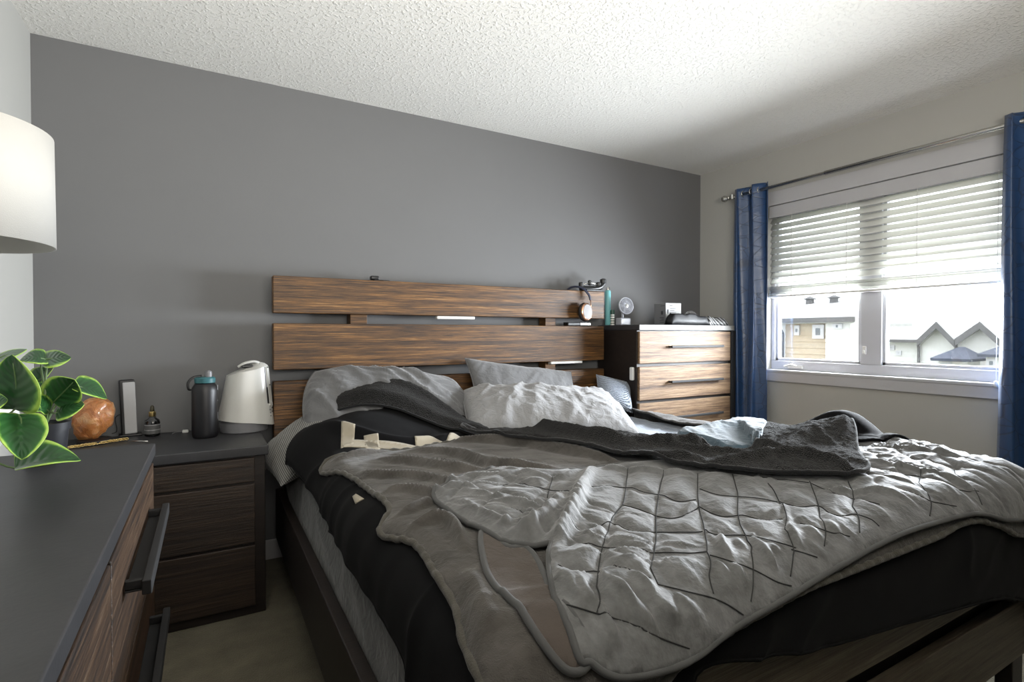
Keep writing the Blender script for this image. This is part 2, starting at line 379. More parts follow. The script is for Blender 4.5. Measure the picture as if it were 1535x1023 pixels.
r_.add([(X1-0.5, y_a, a[2]), (X1-0.5, y_b, a[2]), (X1+4, y_b+1.6, zr), (X1+4, y_r, zr), (X1+9, y_b+0.3, a[2]), (X1+6, y_r+2, a[2]),
        (X1-0.5, y_a, a[2]-0.12), (X1-0.5, y_b, a[2]-0.12), (X1+9, y_b+0.3, a[2]-0.12), (X1+6, y_r+2, a[2]-0.12)],
       [(0, 1, 2, 3), (3, 2, 4, 5), (6, 9, 8, 7), (0, 6, 7, 1), (0, 3, 5, 9, 6), (1, 7, 8, 4, 2)])
r_.build('roof', 'shingle_pale', h1)
B(X1-0.6, X1-0.48, y_a, y_b, a[2]-0.10, a[2]+0.03).build('gutter', 'eave', h1)
MB().tube([(X1-0.45, a[1]+0.0, a[2]-0.05), (X1-0.08, a[1]+0.05, a[2]-0.4), (X1-0.08, a[1]+0.05, -3.1)], 0.05, 8).build('downspout', 'eave', h1)
for (u0, v0, u1, v1) in ():
    pass
p, q = (15, 9.483, 1.415), (15, 9.338, 1.121); house_window(h1, X1, q[1], p[1], q[2], p[2])
p, q = (15, 8.947, 1.426), (15, 8.622, 1.029); house_window(h1, X1, q[1], p[1], q[2], p[2])
p, q = (14.75, 8.248, 1.431), (14.75, 8.002, 1.303); house_window(h1, X1-0.25, q[1], p[1], q[2], p[2])
for (pp) in ((17.5, 10.579, 2.253), (17.5, 9.791, 2.19)):
    zz_ = a[2]+(zr-a[2])*3.0/4.5
    MB().lathe([(0.12, 0), (0.12, 0.18), (0.2, 0.2), (0.02, 0.3)], (X1+2.5, pp[1], zz_-0.05), 12).build('roof_vent', 'eave', h1)
X2 = 30.0
h2 = thing('house', (X2, 8.0, -3.2), 'white house with twin gables and dark porch roofs seen through the right pane', 'house')
e0, e1, g1, e2, g2, e3 = (30, 14.733, 0.78), (30, 12.537, 0.87), (30, 11.764, 1.724), (30, 11.066, 0.915), (30, 10.155, 1.693), (30, 9.465, 0.958)
m_ = MB(); siding(m_, X2, e1[1], e0[1]+6, -3.2, e1[2], 0.25); m_.build('wall', 'siding_white', h2)
rz_ = (34, 15.317, 1.876)[2]
r_ = MB(); r_.add([(X2-0.5, e1[1], e1[2]), (X2-0.5, e0[1]+6, e1[2]), (X2+5, e0[1]+6, rz_), (X2+5, e3[1]-4, rz_), (X2+5, e3[1]-4, e1[2]), (X2, e3[1]-4, e1[2]), (X2, e1[1], e1[2])],
                  [(0, 1, 2, 3, 5, 6), (3, 4, 5)]); r_.build('roof', 'shingle_pale', h2)
B(X2-0.6, X2-0.45, e1[1]-0.1, e0[1]+6, e1[2]-0.12, e1[2]+0.02).build('gutter', 'eave', h2)
for (L, Pk, Rr) in ((e1, g1, e2), (e2, g2, e3)):
    ya, yp, yb, zb, zp = L[1], Pk[1], Rr[1], L[2], Pk[2]; x0 = X2-0.1
    m_ = MB(); m_.add([(x0, ya, -3.2), (x0, yb, -3.2), (x0, yb, zb-0.1), (x0, yp, zp-0.12), (x0, ya, zb-0.1)], [(0, 1, 2, 3, 4)])
    m_.add([(x0, yb, -3.2), (x0+6, yb, -3.2), (x0+6, yb, zb-0.1), (x0, yb, zb-0.1)], [(0, 1, 2, 3)]); m_.add([(x0, ya, -3.2), (x0+6, ya, -3.2), (x0+6, ya, zb-0.1), (x0, ya, zb-0.1)], [(3, 2, 1, 0)])
    m_.build('gable_wall', 'siding_white', h2)
    r_ = MB()
    for (s0, s1) in (((ya, zb), (yp, zp)), ((yb, zb), (yp, zp))):
        r_.add([(x0-0.5, s0[0], s0[1]), (x0-0.5, s1[0], s1[1]), (x0+6, s1[0], s1[1]), (x0+6, s0[0], s0[1]),
                (x0-0.5, s0[0], s0[1]-0.2), (x0-0.5, s1[0], s1[1]-0.2), (x0+6, s1[0], s1[1]-0.2), (x0+6, s0[0], s0[1]-0.2)],
               [(0, 1, 2, 3), (4, 7, 6, 5), (0, 4, 5, 1), (2, 6, 7, 3), (0, 3, 7, 4)])
    g = r_.build('gable_roof', 'shingle_pale', h2)
    f_ = MB()
    for s0 in (((ya, zb)), ((yb, zb))):
        f_.add([(x0-0.53, s0[0], s0[1]-0.3), (x0-0.53, yp, zp-0.3), (x0-0.53, yp, zp+0.02), (x0-0.53, s0[0], s0[1]+0.02)], [(0, 1, 2, 3)])
    f_.build('bargeboard', 'eave', g, solid=0.04)
    MB().tube([(x0-0.1, ya+0.1, zb), (x0-0.1, ya+0.1, -3.1)], 0.06, 6).build('downspout', 'eave', h2)
for (pl, pk, pr, wl, wr) in (((27.5, 11.234, 0.107), (27.5, 10.822, 0.584), (27.5, 9.799, 0.274), (27.5, 10.937, -0.055), (27.5, 10.552, -0.294)), ((27.5, 9.601, 0.336), (27.5, 9.3, 0.699), (27.5, 8.53, 0.503), (27.5, 9.381, 0.153), (27.5, 9.059, -0.211))):
    x0 = 27.5; zb = pl[2]; zp = pk[2]
    B(x0+0.3, 29, pr[1]+0.2, pl[1]-0.2, -3.2, zb).build('porch_wall', 'siding_white', h2)
    r_ = MB(); ys = pk[1]
    r_.add([(x0, pl[1], zb), (x0, pr[1], zb), (29.2, pr[1]+0.8, zp), (29.2, ys, zp), (29.2, pl[1], zb), (29.2, pr[1], zb)], [(0, 1, 2, 3), (0, 3, 4), (1, 5, 2)])
    r_.build('porch_roof', 'shingle_dark', h2, solid=0.12)
    house_window(h2, x0+0.35, wr[1], wl[1], wr[2], wl[2])
p, q = (30, 14.014, 0.585), (30, 13.741, 0.356); house_window(h2, X2, q[1], p[1], q[2], p[2])
p, q = (30, 13.68, 0.324), (30, 13.442, 0.098); house_window(h2, X2, q[1], p[1], q[2], p[2])

# ------------------------------------------------------------------ furniture
# bed
bed = thing('bed', (1.33, 1.75, 0), 'rustic plank bed with slatted brown headboard and low footboard', 'bed')
hx0, hx1, hy0, hy1 = 0.279, 2.345, 2.845, 2.915
for z0, z1 in ((1.264, 1.447), (0.983, 1.213), (0.52, 0.925)):
    B(hx0, hx1, hy0, hy1, z0, z1).build('headboard_plank', 'board', bed, bevel=0.004)
for a, b in (((505, 527)), (820, 838)):
    xa, xb = {505: 0.66, 820: 1.90}[a], {505: 0.75, 820: 1.98}[a]
    B(xa, xb, hy1-0.02, 2.975, 0.0, 1.40).build('headboard_post', 'board', bed, bevel=0.003)
for xa in (0.285, 2.315): B(xa, xa+0.035, 0.702, 2.844, 0.16, 0.40).build('side_rail', 'dark_wood', bed, bevel=0.004)
fy0, fy1 = 0.67, 0.70
for z0, z1 in ((0.365, 0.56), (0.12, 0.305)): B(0.27, 2.36, fy0, fy1, z0, z1).build('footboard_plank', 'foot_wood', bed, bevel=0.004)
for xa in (0.33, 2.22): B(xa, xa+0.08, fy0+0.004, fy1+0.02, 0.0, 0.56).build('footboard_post', 'dark_wood', bed, bevel=0.003)
B(0.322, 2.313, 0.715, 2.84, 0.08, 0.34).build('platform_base', 'dark_wood', bed)
def chest_front(root, x0, x1, y, rows, mat, handle):
    for (z0, z1) in rows:
        d = B(x0, x1, y, y+0.02, z0, z1).build('drawer', mat, root, bevel=0.003)
        if handle:
            h0, h1, dz = handle; zc = (z0+z1)/2+dz
            m = MB(); m.box(h0, h1, y-0.035, y-0.022, zc-0.008, zc+0.008); m.box(h0, h0+0.012, y-0.03, y+0.002, zc-0.006, zc+0.006); m.box(h1-0.012, h1, y-0.03, y+0.002, zc-0.006, zc+0.006)
            m.build('handle', 'black_frame', d, bevel=0.003)
# tall chest right of the bed
ch = thing('tall_chest', (2.86, 2.77, 0), 'tall rustic chest of drawers standing in the corner by the curtain', 'chest of drawers')
B(2.398, 3.335, 2.585, 2.975, 0.02, 1.185).build('body', 'dark_wood', ch, bevel=0.003)
B(2.396, 3.315, 2.562, 2.98, 1.185, 1.221).build('chest_top', 'slate', ch, bevel=0.004)
B(2.400, 3.312, 2.5595, 2.5625, 1.187, 1.2195).build('lit_edge_strip', 'lit_edge', ch)['label'] = 'front edge coloured pale for window light'  # thin strip carrying the window light painted on the top's front edge
B(3.285, 3.335, 2.562, 2.59, 0.02, 1.184).build('shade_strip', 'black_frame', ch, bevel=0.003)  # black strip standing in for the shade between chest and curtain
chest_front(ch, 2.405, 3.28, 2.565, [(0.968, 1.176), (0.731, 0.948), (0.494, 0.711), (0.257, 0.474), (0.04, 0.237)], 'drawer_x', (2.66, 3.17, 0.003))
hk = tag(B(2.376, 2.397, 2.60, 2.63, 0.86, 0.945).build('adhesive_hook', 'white_plastic', bevel=0.006), 'small white hook stuck on the dark side of the tall chest', 'hook')
# nightstand
ns = thing('nightstand', (-0.19, 2.69, 0), 'dark nightstand between the left wall and the bed, carrying flask and humidifier', 'nightstand')
B(-0.60, 0.216, 2.415, 2.965, 0.66, 0.70).build('nightstand_top', 'slate', ns, bevel=0.004)
B(-0.59, 0.205, 2.44, 2.96, 0.0, 0.659).build('body', 'dark_wood', ns, bevel=0.003)
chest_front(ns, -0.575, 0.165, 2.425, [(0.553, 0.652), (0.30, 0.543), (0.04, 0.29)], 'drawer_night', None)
# dresser on the left
dr = thing('dresser', (-0.38, 0.87, 0), 'long charcoal topped dresser along the left wall carrying the potted plants', 'dresser')
B(-0.642, -0.118, 0.08, 1.64, 0.85, 0.88).build('dresser_top', 'slate', dr, bevel=0.003)
B(-0.635, -0.14, 0.10, 1.625, 0.03, 0.849).build('body', 'dark_wood', dr, bevel=0.003)
for (ya, yb) in ((0.11, 0.932), (0.942, 1.618)):
    for (z0, z1) in ((0.595, 0.835), (0.325, 0.585), (0.06, 0.315)):
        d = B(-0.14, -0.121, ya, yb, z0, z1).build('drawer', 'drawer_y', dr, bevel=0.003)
        ha, hb = (ya+yb)/2-0.21, (ya+yb)/2+0.21; zc = z1-0.09
        m = MB(); m.box(-0.122, -0.088, ha, ha+0.012, zc-0.008, zc+0.008); m.box(-0.122, -0.088, hb-0.012, hb, zc-0.008, zc+0.008); m.box(-0.096, -0.082, ha-0.02, hb+0.02, zc-0.012, zc+0.012)
        m.box(-0.122, -0.09, ha, hb, zc-0.012, zc-0.008)
        m.build('handle', 'black_frame', d, bevel=0.003)
# ------------------------------------------------------------------ bedding
_rng = np.random.RandomState(3)
_tab = _rng.rand(256, 256)
def vn(x, y):
    xi = np.floor(x).astype(int); yi = np.floor(y).astype(int); xf = x-xi; yf = y-yi
    xf = xf*xf*xf*(xf*(xf*6-15)+10); yf = yf*yf*yf*(yf*(yf*6-15)+10)
    g = lambda i, j: _tab[i & 255, j & 255]
    return (g(xi, yi)*(1-xf)+g(xi+1, yi)*xf)*(1-yf)+(g(xi, yi+1)*(1-xf)+g(xi+1, yi+1)*xf)*yf
def fbm(x, y, o=3):
    r = 0; a = 0.5; k = 1.0
    for i in range(o): r = r+a*vn(x*k+17*i, y*k+31*i); a *= 0.5; k *= 2.03
    return r/(1-0.5**o)
def creases(s, t, scale, ang=0.0, stretch=1.0, warp=0.4, sharp=3.0, seed=0):
    c, n = math.cos(ang), math.sin(ang)
    u = (s*c+t*n)/stretch*scale+seed*7.3; v = (-s*n+t*c)*scale+seed*3.1
    wx = fbm(u*0.5+5, v*0.5, 2)-0.5; wy = fbm(u*0.5, v*0.5+9, 2)-0.5
    f_ = fbm(u+wx*warp*4, v+wy*warp*4, 3)
    return (1-np.abs(2*f_-1)*1.6).clip(0, 1)**sharp
def seg_dist(s, t, pts):
    best = np.full(s.shape, 9.9); par = np.zeros(s.shape); n = len(pts)-1
    for i in range(n):
        ax, ay = pts[i]; bx, by = pts[i+1]; dx, dy = bx-ax, by-ay; L = dx*dx+dy*dy+1e-12
        k = (((s-ax)*dx+(t-ay)*dy)/L).clip(0, 1); d = np.hypot(s-ax-k*dx, t-ay-k*dy)
        m = d < best; best = np.where(m, d, best); par = np.where(m, (i+k)/n, par)
    return best, par
def ridge(s, t, pts, w, h, ends=0.25):
    P = spline(pts, 5); d, k = seg_dist(s, t, P)
    env = np.clip(np.minimum(k, 1-k)/ends, 0, 1)**0.7
    return h*env*np.exp(-(d/w)**2)*1.15-h*0.15*env*np.exp(-(d/(2.6*w))**2)
XL,XR,YF,YH,Z0=0.37,2.33,0.68,2.84,0.64
def drape(s,t,h,rad=0.07,flare=0.10):
    """unrolled bedding coordinates -> point and outward normal on the rounded mattress (h = height of the layer)"""
    s=np.asarray(s,float);t=np.asarray(t,float)
    ax=XL+rad;bx=XR-rad;ay=YF+rad
    dx=np.where(s<ax,s-ax,np.where(s>bx,s-bx,0.0));dy=np.where(t<ay,t-ay,0.0)
    d=np.sqrt(dx*dx+dy*dy);dd=np.maximum(d,1e-9);nx=dx/dd;ny=dy/dd
    L=rad*np.pi/2
    ang=np.minimum(d,L)/rad
    ex=np.maximum(d-L,0)
    out=rad*np.sin(ang)+ex*flare
    z=Z0-rad*(1-np.cos(ang))-ex*np.sqrt(1-flare*flare)
    bxp=np.clip(s,ax,bx);byp=np.maximum(t,ay)
    sn=np.sin(ang);cs=np.cos(ang)
    N=np.stack([nx*sn,ny*sn,cs],-1)
    P=np.stack([bxp+nx*out,byp+ny*out,z],-1)
    hh=np.asarray(h,float)
    return P+N*hh[...,None],N
def gb(x,y,cx,cy,rx,ry,a=0):
    c,s_=np.cos(a),np.sin(a);u=((x-cx)*c+(y-cy)*s_)/rx;v=(-(x-cx)*s_+(y-cy)*c)/ry
    return np.exp(-(u*u+v*v))
def loft(s,t):
    """how far the heaped bedding stands above the mattress"""
    return (0.13*gb(s,t,0.80,2.62,0.42,0.26)+0.07*gb(s,t,0.55,2.35,0.30,0.22)
            +0.035*gb(s,t,1.75,0.98,0.5,0.30)+0.02*gb(s,t,0.9,1.5,0.5,0.35))

def inside(s, t, poly):
    r = np.zeros(s.shape, bool); n = len(poly); j = n-1
    for i in range(n):
        xi, yi = poly[i]; xj, yj = poly[j]
        if yi != yj: r ^= ((yi > t) != (yj > t)) & (s < (xj-xi)*(t-yi)/(yj-yi)+xi)
        j = i
    return r
LAST = {}
def cloth(name, outline, res, height, mat, parent=None, thick=0.006, lower=None, fall=0.03, hem=0, hem_mat=None, hem_wave=0.0, flare=0.10, hem_name='hem', smooth_n=6, edge=0.25, matfun=None, rad=0.07):
    """a piece of bedding cut to an outline in unrolled bed coordinates and laid over the bed"""
    poly = [tuple(p[:2]) for p in spline(outline, smooth_n, True)]
    pa = np.array(poly); lo = pa.min(0)-res; hi = pa.max(0)+res
    S, T = np.meshgrid(np.arange(lo[0], hi[0]+res, res), np.arange(lo[1], hi[1]+res, res), indexing='ij')
    nu, nv = S.shape
    cs, ct = S[:-1, :-1]+res/2, T[:-1, :-1]+res/2
    ins = inside(cs, ct, poly)
    used = np.zeros(S.shape, int); used[:-1, :-1] += ins; used[1:, :-1] += ins; used[:-1, 1:] += ins; used[1:, 1:] += ins
    use = used > 0; bd = use & (used < 4)
    s = S[use].copy(); t = T[use].copy(); b = bd[use]
    # nearest outline point
    best = np.full(s.shape, 9.9); qx = s.copy(); qy = t.copy(); n = len(poly)
    for i in range(n):
        ax, ay = poly[i]; bx, by = poly[(i+1) % n]; dx, dy = bx-ax, by-ay; L = dx*dx+dy*dy+1e-12
        k = (((s-ax)*dx+(t-ay)*dy)/L).clip(0, 1); px, py = ax+k*dx, ay+k*dy; d = np.hypot(s-px, t-py)
        m = d < best; best = np.where(m, d, best); qx = np.where(m, px, qx); qy = np.where(m, py, qy)
    s = np.where(b, qx, s); t = np.where(b, qy, t); dist = np.where(b, 0, best)
    def final(s, t, dist):
        H = height(s, t)
        if lower is not None:
            lw = lower(s, t)+0.004+thick; k = np.clip(dist/fall, 0, 1); k = k*k*(3-2*k)
            H = np.maximum(lw+(H-lw)*(edge+(1-edge)*k), lw)
        return H
    LAST['f'] = final; LAST['poly'] = poly; LAST['rad'] = rad
    H = final(s, t, dist)
    P, N = drape(s, t, H, rad, flare)
    idx = -np.ones(S.shape, int); idx[use] = np.arange(use.sum())
    I, J = np.nonzero(ins)
    F = np.stack([idx[I, J], idx[I+1, J], idx[I+1, J+1], idx[I, J+1]], 1)
    mb = MB(); mb.v = [tuple(p) for p in P.tolist()]; mb.f = [tuple(q) for q in F.tolist()]
    o = mb.build(name, mat, parent, smooth=True, solid=thick)
    ul = o.data.uv_layers.new(name='UVMap'); li = np.zeros(len(o.data.loops), int); o.data.loops.foreach_get('vertex_index', li)
    uv = np.stack([s, t], 1)[li].ravel(); ul.data.foreach_set('uv', uv)
    if matfun is not None:
        fc = matfun(s[F].mean(1), t[F].mean(1)); o.data.polygons.foreach_set('material_index', fc.astype(int))
    if hem:
        q = np.array(poly); dd = np.hypot(*(np.roll(q, -1, 0)-q).T)
        fine = []
        for i in range(n):
            k = max(1, int(dd[i]/0.012))
            for j in range(k): fine.append(q[i]+(q[(i+1) % n]-q[i])*j/k)
        fine = np.array(fine); Hh = height(fine[:, 0], fine[:, 1])
        if lower is not None:
            lw = lower(fine[:, 0], fine[:, 1])+0.004+thick; Hh = np.maximum(lw+(Hh-lw)*edge, lw)
        Hh = Hh+hem_wave*np.sin(np.arange(len(fine))*1.9)*0.5
        P2, N2 = drape(fine[:, 0], fine[:, 1], Hh-thick*0.5, rad, flare)
        h = MB().tube([tuple(p) for p in P2.tolist()], hem, 8, True)
        h.build(hem_name, hem_mat or mat, o, smooth=True)
    return o
def sup(x, y): return loft(x, y)
# fabrics
def sheet_mat(name, col, col2, sc=1.0):
    m = fabric(name, col, 0.8, 0.25, 700, 0.15, 0.001, 0.06, 0.5, 5, col2=col2); return m
M['sheet'] = sheet_mat('blue_grey_sheet', (0.20, 0.235, 0.29), (0.26, 0.30, 0.36))
M['grey_sheet'] = sheet_mat('grey_flat_sheet', (0.10, 0.10, 0.10), (0.125, 0.125, 0.125))
M['duvet'] = fabric('black_knit_blanket', (0.004, 0.004, 0.0045), 0.95, 0.02, 500, 0.3, 0.002)
M['cream'] = fabric('cream_knit', (0.36, 0.32, 0.25), 0.95, 0.15, 400, 0.5, 0.002)
M['fleece'] = fabric('taupe_fleece', (0.055, 0.050, 0.044), 0.95, 0.22, 420, 0.5, 0.003, 0.25, 0.35, 9, col2=(0.10, 0.092, 0.085))
M['fleece_hem'] = fabric('taupe_fleece_hem', (0.07, 0.065, 0.055), 0.95, 0.2, 300, 0.6, 0.003)
M['quilt'] = fabric('grey_quilt_velvet', (0.105, 0.105, 0.103), 0.62, 0.35, 90, 0.45, 0.004, 0.28, 0.0, 22, col2=(0.155, 0.155, 0.157))
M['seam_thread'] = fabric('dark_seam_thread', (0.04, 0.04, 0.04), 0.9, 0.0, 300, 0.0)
M['quilt_under'] = fabric('brown_quilt_backing', (0.075, 0.062, 0.054), 0.9, 0.2, 400, 0.4, 0.002, 0.15, 0.2)
M['quilt_hem'] = fabric('grey_quilt_binding', (0.075, 0.075, 0.075), 0.85, 0.2, 500, 0.2, 0.002)
M['sherpa'] = fabric('charcoal_sherpa', (0.0065, 0.006, 0.006), 0.98, 0.10, 240, 1.0, 0.014, 0.5, 0, 260, col2=(0.019, 0.018, 0.018))
M['sherpa_hem'] = fabric('charcoal_sherpa_binding', (0.012, 0.012, 0.013), 0.9, 0.25, 300, 0.5, 0.003)
M['pale_blue'] = fabric('pale_blue_quilting', (0.07, 0.105, 0.135), 0.8, 0.3, 600, 0.2, 0.001, 0.08, 0.4)
M['pillow_grey'] = fabric('grey_pillowcase', (0.135, 0.135, 0.138), 0.85, 0.3, 700, 0.15, 0.001, 0.08, 0.35)
M['pillow_light'] = fabric('light_grey_pillowcase', (0.27, 0.27, 0.275), 0.85, 0.25, 700, 0.15, 0.001, 0.06, 0.5)
# mattress
mt = thing('mattress', (1.35, 1.8, 0.34), 'thick mattress in a blue grey fitted sheet under the blankets', 'mattress')
B(XL+0.012, XR-0.012, YF+0.05, YH-0.0, 0.341, Z0-0.012).build('mattress_core', 'sheet', mt, bevel=0.05, seg=4)
cloth('fitted_sheet', [(XL-0.12, YH-0.02), (XL-0.12, YF-0.1), (XR+0.12, YF-0.1), (XR+0.12, YH-0.02)], 0.016,
      lambda s, t: 0.004+0.006*creases(s, t, 7, 0.5, 2.5)*(t > 0)+0*s, 'sheet', mt, 0.003, smooth_n=1, flare=0.0)
# grey flat sheet hanging on the left
fs_h = lambda s, t: 0.012+0.006*fbm(s*6, t*14, 2)+0.010*creases(s, t, 5, 1.3, 3)
o = cloth('hanging_sheet', [(0.204, 2.912), (0.084, 2.6), (-0.036, 2.176), (0.028, 1.728), (0.012, 1.536), (0.036, 1.36)]+[(0.05, 1.15), (0.11, 0.98), (0.30, 0.9), (0.40, 1.2), (0.42, 2.0), (0.42, 2.7), (0.36, 2.83), (0.22, 2.84)], 0.014, fs_h, 'grey_sheet', None, 0.003)
tag(o, 'plain grey sheet hanging down the left side of the bed', 'sheet')
# black blanket with cream bands
H_duv = lambda s, t: (0.030+loft(s, t)+0.012*creases(s, t, 3.2, 0.3, 2.2)+0.008*fbm(s*5, t*5, 3)
                      +ridge(s, t, [(0.428, 2.472), (0.508, 2.304), (0.644, 2.184), (0.812, 2.16), (1.06, 2.288)], 0.03, 0.025))
cream = [[(0.492, 2.328), (0.548, 2.312), (0.508, 2.176), (0.452, 2.152)], [(0.508, 2.208), (0.764, 2.104), (0.884, 2.144), (0.844, 2.016), (0.676, 2.096), (0.452, 2.16)], [(0.556, 2.208), (0.612, 2.192), (0.58, 2.008), (0.524, 2.016)], [(0.764, 2.184), (0.94, 2.128), (0.796, 2.04), (0.732, 2.056)], [(0.404, 1.68), (0.412, 1.568), (0.396, 1.576)],
         [(0.86, 2.096), (0.956, 2.24), (1.012, 2.184), (0.988, 2.064)]]
def duv_mat(s, t):
    r = np.zeros(s.shape, int)
    for c in cream: r |= inside(s, t, c)
    return r
o = cloth('knit_blanket', [(0.36, 2.62), (0.355, 2.30), (0.31, 1.69), (0.295, 1.3), (0.285, 1.05), (0.24, 0.85), (0.22, 0.62), (0.42, 0.50), (0.70, 0.50)]+[(0.74, 0.632), (0.9, 0.616), (1.156, 0.568), (1.516, 0.528), (1.98, 0.472)]+[(2.50, 0.34), (2.54, 0.8),
          (2.50, 1.2), (2.47, 1.9), (2.30, 1.75), (2.0, 1.6), (1.6, 1.95), (1.25, 2.35), (1.05, 2.60), (0.75, 2.68)], 0.0085, H_duv, 'duvet', None, 0.008, hem=0.005, hem_mat='duvet')
for c in cream: cloth('cream_band', [tuple(p) for p in c], 0.008, lambda s, t: H_duv(s, t)+0.003, 'cream', o, 0.003, smooth_n=1)
bpar = o
tag(o, 'black knitted blanket with cream bands draped over the left side and foot', 'blanket')
# taupe fleece blanket with a ruffled hem
FR = [([(0.54, 1.952), (0.636, 1.8), (0.692, 1.656), (0.804, 1.472)], 0.018, 0.024), ([(0.716, 2.032), (0.82, 1.832), (0.86, 1.576), (1.004, 1.44)], 0.02, 0.026), ([(0.884, 2.144), (1.1, 1.968), (1.196, 1.672), (1.252, 1.432)], 0.02, 0.03),
      ([(0.428, 1.8), (0.476, 1.72), (0.572, 1.624), (0.62, 1.504), (0.636, 1.384)], 0.016, 0.02), ([(0.42, 1.512), (0.484, 1.504), (0.54, 1.44), (0.572, 1.344)], 0.014, 0.018), ([(0.636, 1.44), (0.692, 1.44), (0.772, 1.408), (0.868, 1.424)], 0.014, 0.02),
      ([(0.428, 1.32), (0.484, 1.344), (0.532, 1.368)], 0.012, 0.018), ([(0.428, 1.232), (0.492, 1.232), (0.508, 1.168), (0.476, 1.032)], 0.016, 0.024), ([(0.412, 2.008), (0.5, 2.032), (0.668, 2.072), (0.852, 2.104)], 0.014, 0.016),
      ([(0.62, 2.008), (0.708, 1.816), (0.804, 1.624)], 0.010, 0.012), ([(0.444, 0.952), (0.428, 0.848), (0.412, 0.744)], 0.02, 0.012)]
def H_fl(s, t):
    h = 0.048+loft(s, t)+0.008*fbm(s*6, t*6, 3)+0.006*creases(s, t, 6, -0.2, 3)
    for p, w_, a_ in FR: h = h+ridge(s, t, p, w_*0.85, a_*1.25)
    return h
o = cloth('fleece_blanket', [(0.392, 2.04), (0.42, 1.82), (0.428, 1.55), (0.428, 1.392), (0.395, 1.30), (0.42, 1.16), (0.412, 1.0), (0.404, 0.88), (0.385, 0.78), (0.375, 0.62), (0.39, 0.50), (0.47, 0.50), (0.56, 0.62), (0.70, 0.66)]+[(0.732, 0.664), (0.86, 0.672), (1.068, 0.68), (1.3, 0.68), (1.612, 0.68), (1.86, 0.68)]+[(2.46, 0.62),
          (2.46, 1.2), (2.2, 1.35), (1.75, 1.6), (1.5, 1.9), (1.15, 2.12), (0.9, 2.12), (0.72, 2.06), (0.55, 2.06)], 0.0085, H_fl, 'fleece', None, 0.007, lower=H_duv, hem=0.0085, hem_mat='fleece_hem', hem_wave=0.006)
tag(o, 'taupe fleece blanket with ruffled hem lying under the grey quilt', 'blanket')
# quilted blanket
QR = [([(1.092, 1.376), (0.932, 1.224), (0.804, 1.088), (0.692, 0.984), (0.612, 0.912), (0.564, 0.832), (0.524, 0.752)], 0.020, 0.036), ([(0.844, 1.176), (0.692, 1.056), (0.636, 1.024), (0.572, 1)], 0.022, 0.032),
      ([(0.564, 1.392), (0.62, 1.384), (0.652, 1.32)], 0.012, 0.014), ([(0.572, 1.272), (0.588, 1.152), (0.604, 1.056)], 0.010, 0.010), ([(0.556, 1.336), (0.524, 1.24)], 0.006, 0.006), ([(1.108, 1.36), (1.188, 1.264), (1.308, 1.152)], 0.012, 0.014),
      ([(0.636, 0.784), (0.62, 0.728), (0.62, 0.696)], 0.007, 0.010), ([(0.636, 0.752), (0.628, 0.712), (0.652, 0.688)], 0.007, 0.009), ([(0.572, 0.744), (0.564, 0.704), (0.564, 0.688)], 0.009, 0.010),
      ([(1.3, 0.856), (1.18, 0.76), (1.108, 0.72)], 0.007, 0.010), ([(1.068, 0.776), (1.012, 0.728), (0.996, 0.704)], 0.007, 0.010), ([(1.012, 0.824), (0.924, 0.736), (0.9, 0.712)], 0.007, 0.009), ([(1.46, 0.848), (1.556, 0.776), (1.612, 0.72)], 0.010, 0.012),
      ([(1.836, 0.92), (1.908, 0.8), (1.932, 0.712)], 0.010, 0.013), ([(2.084, 1.064), (2.172, 0.912), (2.204, 0.808)], 0.010, 0.012), ([(0.564, 1.072), (0.628, 1.08), (0.644, 1.032), (0.604, 0.928)], 0.009, 0.012),
      ([(0.812, 1.456), (0.9, 1.328), (1.02, 1.352)], 0.012, 0.012), ([(0.612, 1.36), (0.676, 1.208), (0.732, 1.136)], 0.012, 0.010)]
